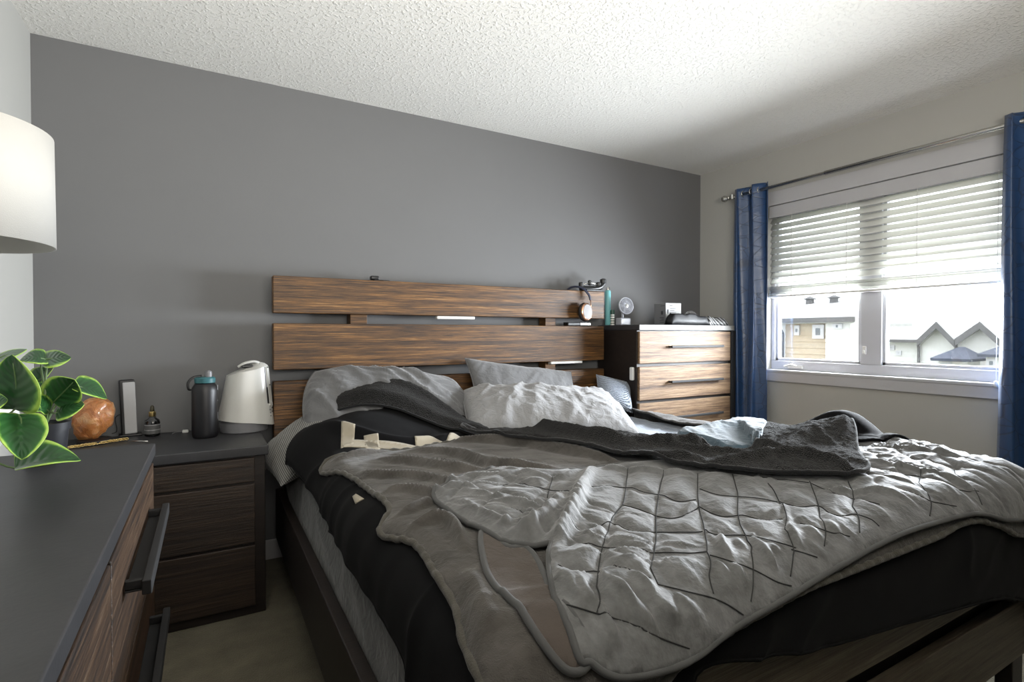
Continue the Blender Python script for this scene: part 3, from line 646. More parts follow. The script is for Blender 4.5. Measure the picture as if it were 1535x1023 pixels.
SEAMS = [[(1.908, 0.8), (1.716, 0.728), (1.62, 0.704)],
  [(2.068, 0.776), (1.956, 0.728), (1.892, 0.696)],
  [(1.78, 0.84), (1.852, 0.784), (1.852, 0.728), (1.94, 0.712)],
  [(1.652, 0.744), (1.684, 0.72), (1.764, 0.704)],
  [(0.916, 1.352), (0.82, 1.232), (0.692, 1.072)],
  [(0.66, 1.16), (0.684, 1.12), (0.732, 1.112)],
  [(0.716, 1.344), (0.788, 1.336), (0.828, 1.248), (0.876, 1.208)],
  [(1.196, 1.328), (1.044, 1.168), (0.948, 1.072), (0.86, 1.008), (0.732, 0.888), (0.668, 0.824), (0.596, 0.744), (0.556, 0.72)],
  [(1.252, 1.224), (1.148, 1.136), (0.972, 0.976), (0.844, 0.848), (0.708, 0.728)],
  [(1.332, 1.16), (1.132, 0.984), (1.004, 0.856), (0.892, 0.752), (0.828, 0.72), (0.804, 0.704)],
  [(1.404, 1.088), (1.26, 0.96), (1.116, 0.848), (1.02, 0.752), (0.972, 0.728), (0.884, 0.688)],
  [(1.404, 0.968), (1.3, 0.864), (1.22, 0.792), (1.108, 0.728), (1.068, 0.712), (1.02, 0.696)],
  [(1.5, 0.904), (1.388, 0.816), (1.276, 0.744), (1.18, 0.712)],
  [(1.596, 0.848), (1.5, 0.784), (1.396, 0.736), (1.316, 0.712)],
  [(0.956, 1.216), (1.044, 1.16), (1.052, 1.104), (1.076, 1.064), (1.084, 1.008), (1.124, 0.984)],
  [(1.212, 1.048), (1.212, 0.976), (1.252, 0.92), (1.292, 0.864)],
  [(0.82, 1.096), (0.86, 1.024)],
  [(0.94, 1.064), (0.956, 1.016), (0.964, 0.952), (0.996, 0.928), (1.1, 0.952)],
  [(1.1, 0.952), (1.092, 0.88), (1.132, 0.848), (1.164, 0.808), (1.204, 0.792)],
  [(0.708, 1.016), (0.74, 0.96), (0.828, 0.976), (0.836, 0.92), (0.884, 0.888), (0.972, 0.832)],
  [(0.988, 0.84), (0.988, 0.808), (1.036, 0.776), (1.06, 0.744), (1.1, 0.72)],
  [(0.644, 0.904), (0.7, 0.904), (0.716, 0.872), (0.764, 0.832), (0.796, 0.8), (0.892, 0.752)],
  [(0.884, 0.744), (0.908, 0.728), (0.94, 0.712), (0.972, 0.696), (1.004, 0.688)],
  [(0.58, 0.84), (0.636, 0.792), (0.668, 0.784), (0.692, 0.752), (0.708, 0.736)],
  [(0.708, 0.728), (0.756, 0.712), (0.812, 0.696), (0.852, 0.68)],
  [(0.516, 0.736), (0.556, 0.72), (0.604, 0.704), (0.644, 0.688), (0.7, 0.672)],
  [(1.3, 0.864), (1.308, 0.816), (1.356, 0.792), (1.332, 0.744), (1.388, 0.736), (1.404, 0.712)],
  [(1.212, 0.752), (1.236, 0.728), (1.276, 0.712)],
  [(1.084, 0.72), (1.108, 0.712), (1.132, 0.704)],
  [(1.484, 0.888), (1.476, 0.832), (1.484, 0.776), (1.5, 0.736)],
  [(1.284, 1.256), (1.356, 1.184), (1.412, 1.096), (1.444, 0.992), (1.484, 0.896)]]
WRINKLES = [[(0.572, 0.832), (0.54, 0.776), (0.508, 0.736)],
  [(0.58, 0.824), (0.556, 0.76), (0.54, 0.728)],
  [(0.588, 0.8), (0.572, 0.744), (0.556, 0.72)],
  [(0.628, 0.776), (0.604, 0.728), (0.604, 0.704)],
  [(0.628, 0.768), (0.636, 0.72), (0.66, 0.696)],
  [(0.66, 0.712), (0.7, 0.696), (0.78, 0.68)],
  [(0.996, 0.8), (0.956, 0.76), (0.924, 0.736)],
  [(1.012, 0.776), (0.988, 0.744), (0.964, 0.728)],
  [(0.876, 0.736), (0.876, 0.728), (0.868, 0.72)],
  [(0.908, 0.728), (0.9, 0.712), (0.908, 0.704)],
  [(1.052, 0.744), (1.004, 0.72), (0.98, 0.704)],
  [(1.068, 0.736), (1.052, 0.728), (1.044, 0.72)],
  [(0.716, 0.72), (0.732, 0.704), (0.756, 0.688)],
  [(0.788, 0.712), (0.796, 0.696), (0.804, 0.68)],
  [(0.548, 0.712), (0.54, 0.696), (0.54, 0.688)],
  [(0.988, 0.832), (0.94, 0.768), (0.916, 0.744)],
  [(0.684, 0.752), (0.684, 0.736), (0.684, 0.72)],
  [(1.172, 0.752), (1.132, 0.736), (1.116, 0.72)],
  [(1.22, 0.744), (1.196, 0.728), (1.212, 0.72)],
  [(1.284, 0.744), (1.26, 0.72), (1.26, 0.704)],
  [(0.876, 1.16), (0.956, 1.176), (1.028, 1.184)],
  [(1.012, 0.928), (1.076, 0.96), (1.124, 0.976)],
  [(1.18, 0.816), (1.228, 0.824), (1.284, 0.84)],
  [(1.412, 1.016), (1.452, 1.016), (1.428, 0.968)]]
def H_q(s, t):
    wx = 0.035*(fbm(s*2.2+3, t*2.2, 2)-0.5); wy = 0.035*(fbm(s*2.2, t*2.2+8, 2)-0.5)
    a_ = (s+wx)*0.69-(t+wy)*0.73; b_2 = (s+wx)*0.93+(t+wy)*0.36
    A = np.abs(np.sin(PI*(a_+0.02)/0.112)); Bq = np.abs(np.sin(PI*(b_2+0.03)/0.112))
    far = 1-np.clip((1.68-s)/0.08, 0, 1)*np.clip((s-0.86+0.5*np.clip(1.0-t, 0, 1))/0.08, 0, 1)
    puff = far*(0.006*(A**0.5)*(Bq**0.5)-0.004*(np.exp(-(A/0.16)**2)+np.exp(-(Bq/0.16)**2)))
    d = np.full(s.shape, 9.0)
    for p in SEAMS: d = np.minimum(d, seg_dist(s, t, spline(p, 4))[0])
    puff = puff+0.008*(1-np.exp(-(d/0.034)**2))-0.007*np.exp(-d/0.006)
    for p in WRINKLES: puff = puff+ridge(s, t, p, 0.009, 0.009, 0.4)
    near = np.exp(-((t-0.80)/0.20)**2); right = 1/(1+np.exp(-(s-1.6)/0.15))
    cr = creases(s, t, 17, 1.15, 3.2, 0.5, 2.5, 1)*(0.001+0.0015*near*(1-right))+creases(s, t, 15, 0.15, 2.2, 0.6, 2.2, 2)*(0.001+0.009*right)
    crl = creases(s, t, 16, -0.5, 2.8, 0.5, 2.0, 3)*0.011*np.exp(-((s-0.72)/0.16)**2)*(t < 1.6)
    h = 0.066+loft(s, t)+puff+cr+crl+0.012*(fbm(s*3, t*3, 2)-0.5)+0.035*np.exp(-((s-2.28)/0.18)**2-((t-1.0)/0.35)**2)
    for p, w_, am in QR: h = h+ridge(s, t, p, w_, am)
    return h
Q_out = [(0.54, 1.384), (0.53, 1.24), (0.545, 1.11), (0.56, 1.01), (0.60, 0.965), (0.635, 0.945), (0.60, 0.90), (0.55, 0.82)]+[(0.492, 0.704), (0.508, 0.688), (0.548, 0.672), (0.644, 0.664), (0.716, 0.664), (0.812, 0.672), (0.98, 0.68), (1.156, 0.688), (1.388, 0.696), (1.604, 0.696), (1.844, 0.688), (2.052, 0.664)]+[(2.50, 0.66),
         (2.52, 0.95), (2.48, 1.20), (2.25, 1.25), (1.9, 1.3), (1.5, 1.35), (1.2, 1.38), (1.076, 1.376), (0.95, 1.42), (0.85, 1.50), (0.70, 1.50), (0.62, 1.46)]
def low_q(s, t): return np.maximum(H_fl(s, t), H_duv(s, t)+0.012)
qo = cloth('quilted_blanket', Q_out, 0.0052, H_q, 'quilt', None, 0.008, lower=low_q, fall=0.045, hem=0.0065, hem_mat='quilt_hem', hem_name='binding')
tag(qo, 'grey velvet quilt with diamond stitching spread crumpled over the bed', 'quilt')
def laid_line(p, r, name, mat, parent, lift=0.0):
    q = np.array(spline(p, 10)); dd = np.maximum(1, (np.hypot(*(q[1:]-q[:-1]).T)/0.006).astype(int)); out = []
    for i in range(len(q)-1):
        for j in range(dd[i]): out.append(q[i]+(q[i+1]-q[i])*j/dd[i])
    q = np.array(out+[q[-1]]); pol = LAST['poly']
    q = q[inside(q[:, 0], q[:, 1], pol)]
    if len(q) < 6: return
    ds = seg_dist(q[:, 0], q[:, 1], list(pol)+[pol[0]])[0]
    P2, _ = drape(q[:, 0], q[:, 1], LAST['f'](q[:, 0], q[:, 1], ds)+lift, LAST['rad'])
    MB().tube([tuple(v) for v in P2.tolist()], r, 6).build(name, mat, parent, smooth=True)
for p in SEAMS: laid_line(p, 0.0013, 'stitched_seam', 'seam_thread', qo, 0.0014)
qf = cloth('turned_flap', [(0.54, 1.088), (0.564, 1.064), (0.556, 0.992), (0.588, 0.968), (0.572, 0.896), (0.524, 0.768), (0.516, 0.696), (0.468, 0.688), (0.444, 0.72), (0.452, 0.776), (0.452, 0.848), (0.476, 0.944)], 0.008,
           lambda s, t: 0.052+loft(s, t)+0.012*creases(s, t, 9, 1.0, 2), 'quilt_under', qo, 0.006, lower=H_fl, hem=0.007, hem_mat='quilt_hem', hem_name='binding')
qf['label'] = 'turned back edge showing the brown backing'
# charcoal sherpa throw
TR = [([(1.524, 1.968), (1.748, 1.752), (1.668, 1.384), (1.7, 1.256)], 0.035, 0.02), ([(1.292, 1.672), (1.396, 1.472), (1.62, 1.344), (1.756, 1.328), (1.652, 1.144), (1.676, 1.04)], 0.024, 0.035), ([(1.468, 1.416), (1.476, 1.28), (1.58, 1.144)], 0.018, 0.02),
      ([(1.348, 1.136), (1.476, 1.088), (1.604, 1.04), (1.636, 0.912), (1.604, 0.848)], 0.022, 0.028), ([(1.092, 2.272), (1.3, 2.2), (1.292, 1.784), (1.348, 1.432)], 0.028, 0.04), ([(1.98, 1.192), (1.788, 1.136), (1.628, 1.128)], 0.03, 0.015), ([(1.196, 1.472), (1.292, 1.312), (1.396, 1.176)], 0.02, 0.02)]
def H_t(s, t):
    h = 0.092+loft(s, t)+0.010*fbm(s*5, t*5, 3)+0.007*fbm((s*.8+t*.6)*75, (t*.8-s*.6)*75, 2)+0.008*creases(s, t, 5, 0.9, 3)
    h = h+0.105*np.clip(1-np.hypot((s-2.13), (t-1.12))/0.30, 0, 1)**1.25+0.02*np.exp(-((s-1.90)/0.16)**2-((t-1.24)/0.12)**2)+0.03*np.exp(-((s-1.9)/0.3)**2-((t-1.5)/0.25)**2)
    for p, w_, am in TR: h = h+ridge(s, t, p, w_, am)
    return h
T_out = [(1.02, 2.24)]+[(1.06, 2.096), (1.276, 2.04), (1.46, 1.888), (1.564, 1.664), (1.588, 1.504), (1.58, 1.336), (1.596, 1.232), (1.7, 1.216)]+[(2.02, 1.52), (2.12, 1.64), (2.28, 1.66), (2.36, 1.55), (2.34, 1.40), (2.26, 1.24), (2.10, 1.10), (1.93, 1.00), (1.79, 0.91), (1.69, 0.845), (1.58, 0.86), (1.436, 0.985), (1.34, 1.16), (1.27, 1.38), (1.20, 1.66), (1.10, 1.94), (1.00, 2.14)]
low_t = lambda s, t: np.maximum(low_q(s, t), H_q(s, t)*(t < 1.4))
to = cloth('sherpa_throw', T_out, 0.006, H_t, 'sherpa', None, 0.012, lower=low_t, fall=0.03, edge=0.75, hem=0.007, hem_mat='sherpa_hem', hem_name='binding')
tag(to, 'charcoal fluffy throw thrown across the middle of the bed', 'throw')
def H_fold(s, t): return 0.085+0.125*np.exp(-((s-2.29)/0.10)**2-((t-1.25)/0.15)**2)+0*s
fo = cloth('raised_corner', [(2.10, 1.12), (2.28, 1.02), (2.42, 1.10), (2.44, 1.35), (2.30, 1.50), (2.12, 1.42)], 0.01, H_fold, 'duvet', to, 0.008, lower=low_t)
# throw over the left pillow
def H_t2(s, t): return (0.075+loft(s, t)+0.007*fbm((s*.8+t*.6)*75, (t*.8-s*.6)*75, 2)+0.05*np.exp(-((s-0.72)/0.34)**2-((t-2.60)/0.16)**2)+0.010*creases(s, t, 5, -0.4, 3)
                        +ridge(s, t, [(0.5, 2.62), (0.75, 2.66), (0.95, 2.52), (1.15, 2.32)], 0.035, 0.03))
o2 = cloth('sherpa_blanket', [(0.44, 2.72), (0.47, 2.56), (0.62, 2.50), (0.80, 2.42), (0.98, 2.28), (1.12, 2.14), (1.17, 2.22), (1.10, 2.38), (0.98, 2.56), (0.84, 2.70), (0.62, 2.76)], 0.008, H_t2, 'sherpa', None, 0.010, lower=H_duv, fall=0.05, hem=0.006, hem_mat='sherpa_hem', hem_name='binding')
tag(o2, 'charcoal fluffy blanket end bunched up against the left pillow', 'blanket')
# pale blue corner
def H_pb(s, t): return 0.112+0.015*np.exp(-((s-2.1)/0.16)**2-((t-1.60)/0.16)**2)+0.009*creases(s, t, 15, 0.9, 4.5, 0.2, 1.5)
og = cloth('turned_edge', [(2.20, 2.10), (2.26, 2.35), (2.30, 2.56), (2.44, 2.60), (2.50, 2.30), (2.46, 1.95), (2.34, 1.75), (2.24, 1.88)], 0.012, lambda s, t: 0.045+0.03*np.exp(-((s-2.33)/0.05)**2)+0.008*creases(s, t, 6, 0.4, 2), 'fleece', bpar, 0.008)
og['label'] = 'charcoal turned edge along the far side'
o3 = cloth('quilted_cover', [(1.708, 1.624), (1.884, 1.664), (2.028, 1.656), (2.204, 1.664), (2.22, 1.552), (1.956, 1.376), (1.716, 1.224), (1.628, 1.272), (1.668, 1.44)], 0.008, H_pb, 'pale_blue', None, 0.008, lower=lambda s, t: np.maximum(H_t(s, t)*inside(s, t, [tuple(p) for p in T_out]), 0.03), fall=0.03, hem=0.005, hem_mat='pale_blue')
tag(o3, 'pale blue stitched cover corner folded out behind the charcoal throw', 'bed cover')
# ------------------------------------------------------------------ pillows
def pillow(name, loc, rot, a, b, T, mat, label, seed, cr=0.010, pinch=0.07, ang=0.6, bend=0.0, drop=0.0, rnd=0.0):
    n = 70; U = np.linspace(-1, 1, n); u, v = np.meshgrid(U, U, indexing='ij')
    x = a*u*(1-pinch*(1-v*v))*np.sqrt(1-rnd*v*v); y = b*v*(1-pinch*(1-u*u))*np.sqrt(1-rnd*u*u)
    prof = ((1-np.abs(u)**2.6).clip(0)*(1-np.abs(v)**2.6).clip(0))**0.5
    out = []
    for sg in (1, -1):
        c = creases(x+seed, y, 7, ang, 3.0, 0.5, 2.0, seed)*cr+creases(x+seed, y, 16, ang+0.5, 2.5, 0.5, 2.0, seed+2)*cr*0.4
        z = sg*T*prof*(0.85+0.3*fbm(x*5+seed, y*5, 2)) + sg*c*np.minimum(1, prof*2.5)
        out.append(np.stack([x, y, z-bend*u*u-drop*(u > 0)*u*u], -1))
    mb = MB()
    A_ = out[0].reshape(-1, 3); Bm = out[1].reshape(-1, 3)
    mb.grid(A_.tolist(), n, n)
    o_ = len(mb.v); mb.v += [tuple(p) for p in Bm.tolist()]
    for i in range(n-1):
        for j in range(n-1): mb.f.append((o_+i*n+j, o_+(i+1)*n+j, o_+(i+1)*n+j+1, o_+i*n+j+1))
    R_ = Euler(rot, 'XYZ').to_matrix(); L = Vector(loc)
    mb.v = [tuple(R_ @ Vector(p)+L) for p in mb.v]
    o = mb.build(name, mat, None, smooth=True)
    bm = bmesh.new(); bm.from_mesh(o.data); bmesh.ops.remove_doubles(bm, verts=bm.verts, dist=0.0012); bmesh.ops.recalc_face_normals(bm, faces=bm.faces); bm.to_mesh(o.data); bm.free()
    # piped seam
    edge = []
    for k in range(4*30):
        q = k//30; w_ = (k % 30)/30*2-1
        uu, vv = [(w_, -1), (1, w_), (-w_, 1), (-1, -w_)][q]
        p = R_ @ Vector((a*uu*(1-pinch*(1-vv*vv))*math.sqrt(1-rnd*vv*vv), b*vv*(1-pinch*(1-uu*uu))*math.sqrt(1-rnd*uu*uu), -bend*uu*uu-drop*(uu > 0)*uu*uu))+L; edge.append(p)
    MB().tube(edge, 0.003, 6, True).build('seam', mat, o, smooth=True)
    return tag(o, label, 'pillow')
pillow('pillow', (0.81, 2.635, 0.768), (0.85, 0.10, -0.02), 0.46, 0.28, 0.10, 'pillow_grey', 'mid grey pillow against the headboard behind the charcoal blanket', 1, 0.026, ang=-0.9, rnd=0.36)
pillow('pillow', (1.57, 2.38, 0.745), (0.30, 0.05, -0.33), 0.47, 0.27, 0.095, 'pillow_light', 'crumpled light grey pillow lying on the right half of the bed', 4, 0.020, ang=1.1, rnd=0.15)
pillow('pillow', (1.64, 2.68, 0.79), (0.95, 0.14, 0.0), 0.38, 0.22, 0.07, 'pillow_grey', 'grey pillow leaning on the headboard behind the light grey pillow', 8, 0.010)
def patterned():
    m = fabric('patterned_cushion', (0.2, 0.2, 0.22), 0.85, 0.2, 500, 0.2, 0.001); t = m.node_tree; b = t.nodes['Principled BSDF']
    w_ = node(t, 'ShaderNodeTexWave', wave_type='RINGS'); w_.inputs['Scale'].default_value = 48; w_.inputs['Distortion'].default_value = 2.5; w_.inputs['Detail Scale'].default_value = 2
    t.links.new(coords(t), w_.inputs['Vector'])
    t.links.new(ramp(t, w_.outputs['Fac'], [(0.4, (0.10, 0.115, 0.14)), (0.6, (0.36, 0.40, 0.46))]), b.inputs['Base Color']); return m
M['patterned'] = patterned()
pillow('pillow', (2.285, 2.67, 0.775), (0.85, 0.25, -0.35), 0.12, 0.12, 0.05, 'patterned', 'small blue and grey patterned cushion beside the tall chest', 11, 0.004)
def ribbed():
    m = fabric('ribbed_knit', (0.33, 0.32, 0.30), 0.95, 0.2, 500, 0.2, 0.001); t = m.node_tree; b = t.nodes['Principled BSDF']
    w_ = node(t, 'ShaderNodeTexWave', wave_type='BANDS'); w_.inputs['Scale'].default_value = 42; w_.inputs['Distortion'].default_value = 0.6
    t.links.new(coords(t, rot=(0.4, 0.5, 0.3)), w_.inputs['Vector'])
    t.links.new(ramp(t, w_.outputs['Fac'], [(0.3, (0.07, 0.068, 0.066)), (0.6, (0.24, 0.235, 0.22))]), b.inputs['Base Color']); return m
M['ribbed'] = ribbed()
pillow('pillow', (0.36, 2.56, 0.655), (0.1, -0.62, 0.12), 0.17, 0.20, 0.07, 'ribbed', 'grey ribbed knit cushion slipping off the left side of the bed', 13, 0.006)
# ------------------------------------------------------------------ things on the dresser and nightstand
lamp = thing('table_lamp', (-0.455, 1.46, 0.88), 'white drum shade table lamp with rounded white base on the dresser', 'lamp')
MB().lathe([(0.02, 0), (0.075, 0), (0.078, 0.012), (0.06, 0.02), (0.085, 0.05), (0.112, 0.09), (0.118, 0.125), (0.105, 0.165), (0.07, 0.205), (0.035, 0.23), (0.018, 0.25), (0.016, 0.33)], (-0.455, 1.46, 0.88), 48).build('lamp_base', 'white_plastic', lamp, smooth=True)
MB().lathe([(0.008, 0), (0.008, 0.36)], (-0.455, 1.46, 1.2), 12).build('pole', 'chrome', lamp, smooth=True)
MB().lathe([(0.176, 0), (0.174, 0.23)], (-0.455, 1.46, 1.343), 72, cap=False).build('lamp_shade', 'cream_fabric', lamp, smooth=True, solid=0.003)
s_ = MB()
for k in range(3):
    a = k*2*PI/3+0.4; s_.tube([(-0.455, 1.46, 1.55), (-0.455+0.172*math.cos(a), 1.46+0.172*math.sin(a), 1.565)], 0.002, 6)
s_.build('shade_ring', 'chrome', lamp)
def leaf_mat():
    m, t, b = nt('variegated_leaf'); b.inputs['Roughness'].default_value = 0.35; b.inputs['Specular IOR Level'].default_value = 0.4
    uv = coords(t, (1, 1, 1), 'UV'); sp = node(t, 'ShaderNodeSeparateXYZ'); t.links.new(uv, sp.inputs[0])
    ab = node(t, 'ShaderNodeMath', operation='ABSOLUTE'); t.links.new(sp.outputs[0], ab.inputs[0])
    n = noise(t, coords(t), 26, 3); ad = node(t, 'ShaderNodeMath', operation='MULTIPLY_ADD'); t.links.new(n, ad.inputs[0]); ad.inputs[1].default_value = 0.66
    p4 = node(t, 'ShaderNodeMath', operation='POWER'); p4.inputs[1].default_value = 3.0; t.links.new(ab.outputs[0], p4.inputs[0]); p5 = node(t, 'ShaderNodeMath', operation='MULTIPLY'); p5.inputs[1].default_value = 0.75; t.links.new(p4.outputs[0], p5.inputs[0]); t.links.new(p5.outputs[0], ad.inputs[2])
    c = ramp(t, ad.outputs[0], [(0.0, (0.03, 0.09, 0.025)), (0.12, (0.010, 0.045, 0.013)), (0.64, (0.022, 0.09, 0.022)), (0.74, (0.08, 0.22, 0.03)), (0.86, (0.33, 0.50, 0.09))])
    wv = node(t, 'ShaderNodeTexWave', wave_type='BANDS', bands_direction='Y'); wv.inputs['Scale'].default_value = 2.2; wv.inputs['Distortion'].default_value = 1.0
    mp = node(t, 'ShaderNodeCombineXYZ'); mu = node(t, 'ShaderNodeMath', operation='MULTIPLY_ADD'); t.links.new(ab.outputs[0], mu.inputs[0]); mu.inputs[1].default_value = -0.35; t.links.new(sp.outputs[1], mu.inputs[2])
    t.links.new(mu.outputs[0], mp.inputs[1]); t.links.new(mp.outputs[0], wv.inputs['Vector'])
    t.links.new(c, b.inputs['Base Color']); bump(t, b, wv.outputs['Fac'], 0.25, 0.004)
    return m
M['leaf'] = leaf_mat()
M['stem'] = plain('plant_stem', (0.10, 0.16, 0.06), 0.5)
M['soil'] = plain('potting_soil', (0.02, 0.014, 0.01), 0.95, bstr=0.5, bscale=120)
M['pot'] = plain('black_nursery_pot', (0.022, 0.023, 0.028), 0.4)
def leaf(base, tip, L, R, pot_top, parent, cup=0.12, bow=0.12):
    b_, t_, l_, r_ = [Vector(p) for p in (base, tip, L, R)]
    n, m = 22, 15; pts = []; uvs = []
    ax = t_-b_; mid = (b_+t_)/2; sl = l_-mid; sr = r_-mid
    nr = ax.cross(sr-sl).normalized(); nr = nr if nr.z > 0 else -nr
    for i in range(n):
        v = i/(n-1); wd = (math.sin(PI*min(1, max(0, v))**0.78)**0.72 if 0 < v < 1 else 0.0)
        back = -0.13*math.sin(PI*min(1, v*2.2)) if v < 0.45 else 0
        for j in range(m):
            u = j/(m-1)*2-1; sd = sr*u if u > 0 else sl*(-u)
            p = b_+ax*v + sd*wd + nr*(ax.length*bow*math.sin(PI*v)-cup*ax.length*0.5*(1-abs(u))**1.0*wd*0.6) + ax*(back*abs(u))
            pts.append(tuple(p)); uvs.append((u, v))
    mb = MB().grid(pts, n, m); o = mb.build('leaf', 'leaf', parent, smooth=True, solid=0.0012)
    ul = o.data.uv_layers.new(name='UVMap')
    for lp in o.data.loops: ul.data[lp.index].uv = uvs[lp.vertex_index]
    if pot_top is not None:
        q = Vector(pot_top); P3 = spline([q, q*0.5+b_*0.5+Vector((0, 0, 0.015)), b_, b_+ax*0.85+nr*(ax.length*bow*0.5-0.004)], 6)
        MB().tube([tuple(p) for p in P3], 0.0028, 8, rfun=lambda k: 1.1-0.8*k).build('stem', 'stem', parent, smooth=True)
def pot(name, c, r, h, label):
    root = thing(name, c, label, 'plant', None)
    MB().lathe([(r*0.74, 0), (r*0.80, h*0.04), (r*0.93, h*0.80), (r*1.0, h*0.80), (r*1.03, h), (r*0.96, h), (r*0.90, h*0.86)], c, 40, cap=False).lathe([(0.001, 0.002), (r*0.74, 0.001)], c, 40, cap=False).build('pot', 'pot', root, smooth='auto')
    MB().lathe([(0.001, h*0.9), (r*0.5, h*0.9+0.003), (r*0.92, h*0.87)], c, 30, cap=False).build('soil', 'soil', root, smooth=True)
    return root
pb = pot('potted_plant', (-0.315, 1.545, 0.881), 0.044, 0.082, 'potted variegated plant at the far end of the dresser')
tb = (-0.315, 1.545, 0.958)
leaf((-0.317, 1.56, 1.102), (-0.346, 1.5, 1.103), (-0.356, 1.66, 1.117), (-0.314, 1.48, 1.088), tb, pb)
leaf((-0.326, 1.58, 1.098), (-0.275, 1.58, 1.106), (-0.324, 1.68, 1.116), (-0.282, 1.5, 1.084), tb, pb)
leaf((-0.337, 1.6, 1.051), (-0.319, 1.64, 1.081), (-0.355, 1.64, 1.074), (-0.318, 1.6, 1.06), tb, pb)
leaf((-0.302, 1.55, 1.006), (-0.252, 1.48, 1.06), (-0.316, 1.52, 1.057), (-0.256, 1.5, 1.005), tb, pb, 0.1, 0.15)
leaf((-0.268, 1.56, 1.042), (-0.214, 1.62, 1.002), (-0.255, 1.7, 1.04), (-0.238, 1.52, 1.014), tb, pb, 0.1, 0.10)
leaf((-0.292, 1.52, 0.985), (-0.239, 1.5, 1.004), (-0.274, 1.58, 1.01), (-0.256, 1.46, 0.976), tb, pb, 0.1, 0.1)
leaf((-0.299, 1.5, 0.991), (-0.323, 1.46, 1.028), (-0.315, 1.46, 1), (-0.316, 1.54, 1.022), tb, pb, 0.1, 0.1)
leaf((-0.319, 1.58, 1.01), (-0.347, 1.58, 1.053), (-0.343, 1.55, 1.029), (-0.334, 1.62, 1.047), tb, pb, 0.1, 0.1)
pa_ = pot('potted_plant', (-0.405, 1.27, 0.881), 0.05, 0.085, 'potted variegated plant nearest the viewer on the dresser, cut by the left edge')
ta = (-0.405, 1.27, 0.96)
leaf((-0.294, 1.24, 1.028), (-0.287, 1.2, 1.125), (-0.336, 1.24, 1.075), (-0.251, 1.16, 1.064), ta, pa_, 0.25, 0.10)
leaf((-0.28, 1.2, 1.023), (-0.253, 1.1, 0.963), (-0.291, 1.12, 1.003), (-0.229, 1.14, 0.994), ta, pa_, 0.12, 0.06)
leaf((-0.29, 1.22, 0.929), (-0.197, 1.2, 0.936), (-0.263, 1.28, 0.955), (-0.214, 1.08, 0.946), ta, pa_, 0.1, 0.12)
leaf((-0.336, 1.3, 1.111), (-0.29, 1.3, 1.132), (-0.334, 1.38, 1.125), (-0.293, 1.22, 1.113), ta, pa_, 0.1, 0.08)
leaf((-0.325, 1.22, 1.035), (-0.293, 1.2, 1.049), (-0.318, 1.24, 1.058), (-0.294, 1.16, 1.036), ta, pa_, 0.1, 0.08)
leaf((-0.312, 1.3, 1.039), (-0.279, 1.34, 1.012), (-0.299, 1.36, 1.042), (-0.284, 1.26, 1.02), ta, pa_, 0.1, 0.08)
# amber rock lamp
def rock_mat():
    m, t, b = nt('amber_salt_rock'); b.inputs['Roughness'].default_value = 0.32; b.inputs['Subsurface Weight'].default_value = 0.35
    b.inputs['Subsurface Radius'].default_value = (0.05, 0.02, 0.008); b.inputs['Coat Weight'].default_value = 0.3
    v = coords(t); n = noise(t, v, 18, 5, 0.65, 0.8)
    t.links.new(ramp(t, n, [(0.32, (0.26, 0.08, 0.02)), (0.52, (0.46, 0.18, 0.055)), (0.70, (0.65, 0.38, 0.19))]), b.inputs['Base Color'])
    bump(t, b, n, 0.9, 0.012); return m
M['salt'] = rock_mat()
sp_ = (-0.416, 2.759, 0.718)
M['pale_silver'] = plain('pale_silver_face', (0.42, 0.42, 0.43), 0.45)
sx, sy = sp_[0], sp_[1]+0.06
sal = thing('salt_lamp', (sx, sy, 0.70), 'amber orange salt rock lamp on the nightstand behind the plant', 'lamp')
MB().lathe([(0.058, 0), (0.062, 0.004), (0.062, 0.016), (0.055, 0.02)], (sx, sy, 0.701), 30).build('lamp_base', 'dark_wood', sal, smooth='auto')
mb = MB(); n, m = 30, 40; pts = []
for i in range(n+1):
    th = PI*i/n
    for j in range(m):
        ph = 2*PI*j/m; d = Vector((math.sin(th)*math.cos(ph), math.sin(th)*math.sin(ph), math.cos(th)))
        from mathutils import noise as mn
        k = 1+0.16*mn.noise(d*1.6+Vector((3, 1, 2)))+0.07*mn.noise(d*4.5)+0.04*mn.noise(d*9)
        k = k*(1-0.10*max(0, d.x-d.z*0.2))
        pts.append((sx+d.x*0.070*k+0.016*d.z, sy+d.y*0.07*k, 0.805+d.z*0.094*k))
mb.grid(pts, n+1, m, True).build('salt_rock', 'salt', sal, smooth=True)
# gold beaded chain
p0, p1 = Vector((-0.481, 2.713, 0.706)), Vector((-0.305, 2.814, 0.706))
cb = MB()
for i in range(34):
    k = i/33; c = p0.lerp(p1, k)+Vector((0, 0.004*math.sin(i*0.9), 0.003)); tl = 0.9 if i % 2 else -0.9
    ring = []
    for a in np.linspace(0, 2*PI, 13)[:-1]:
        q = Vector((math.cos(a)*0.0068, math.sin(a)*0.005, 0)); q.rotate(Euler((tl, 0, math.atan2((p1-p0).y, (p1-p0).x)))); ring.append(c+q)
    cb.tube(ring, 0.0017, 6, True)
tag(cb.build('bead_chain', 'brass', None, smooth=True), 'gold link chain lying in front of the amber rock lamp', 'chain')
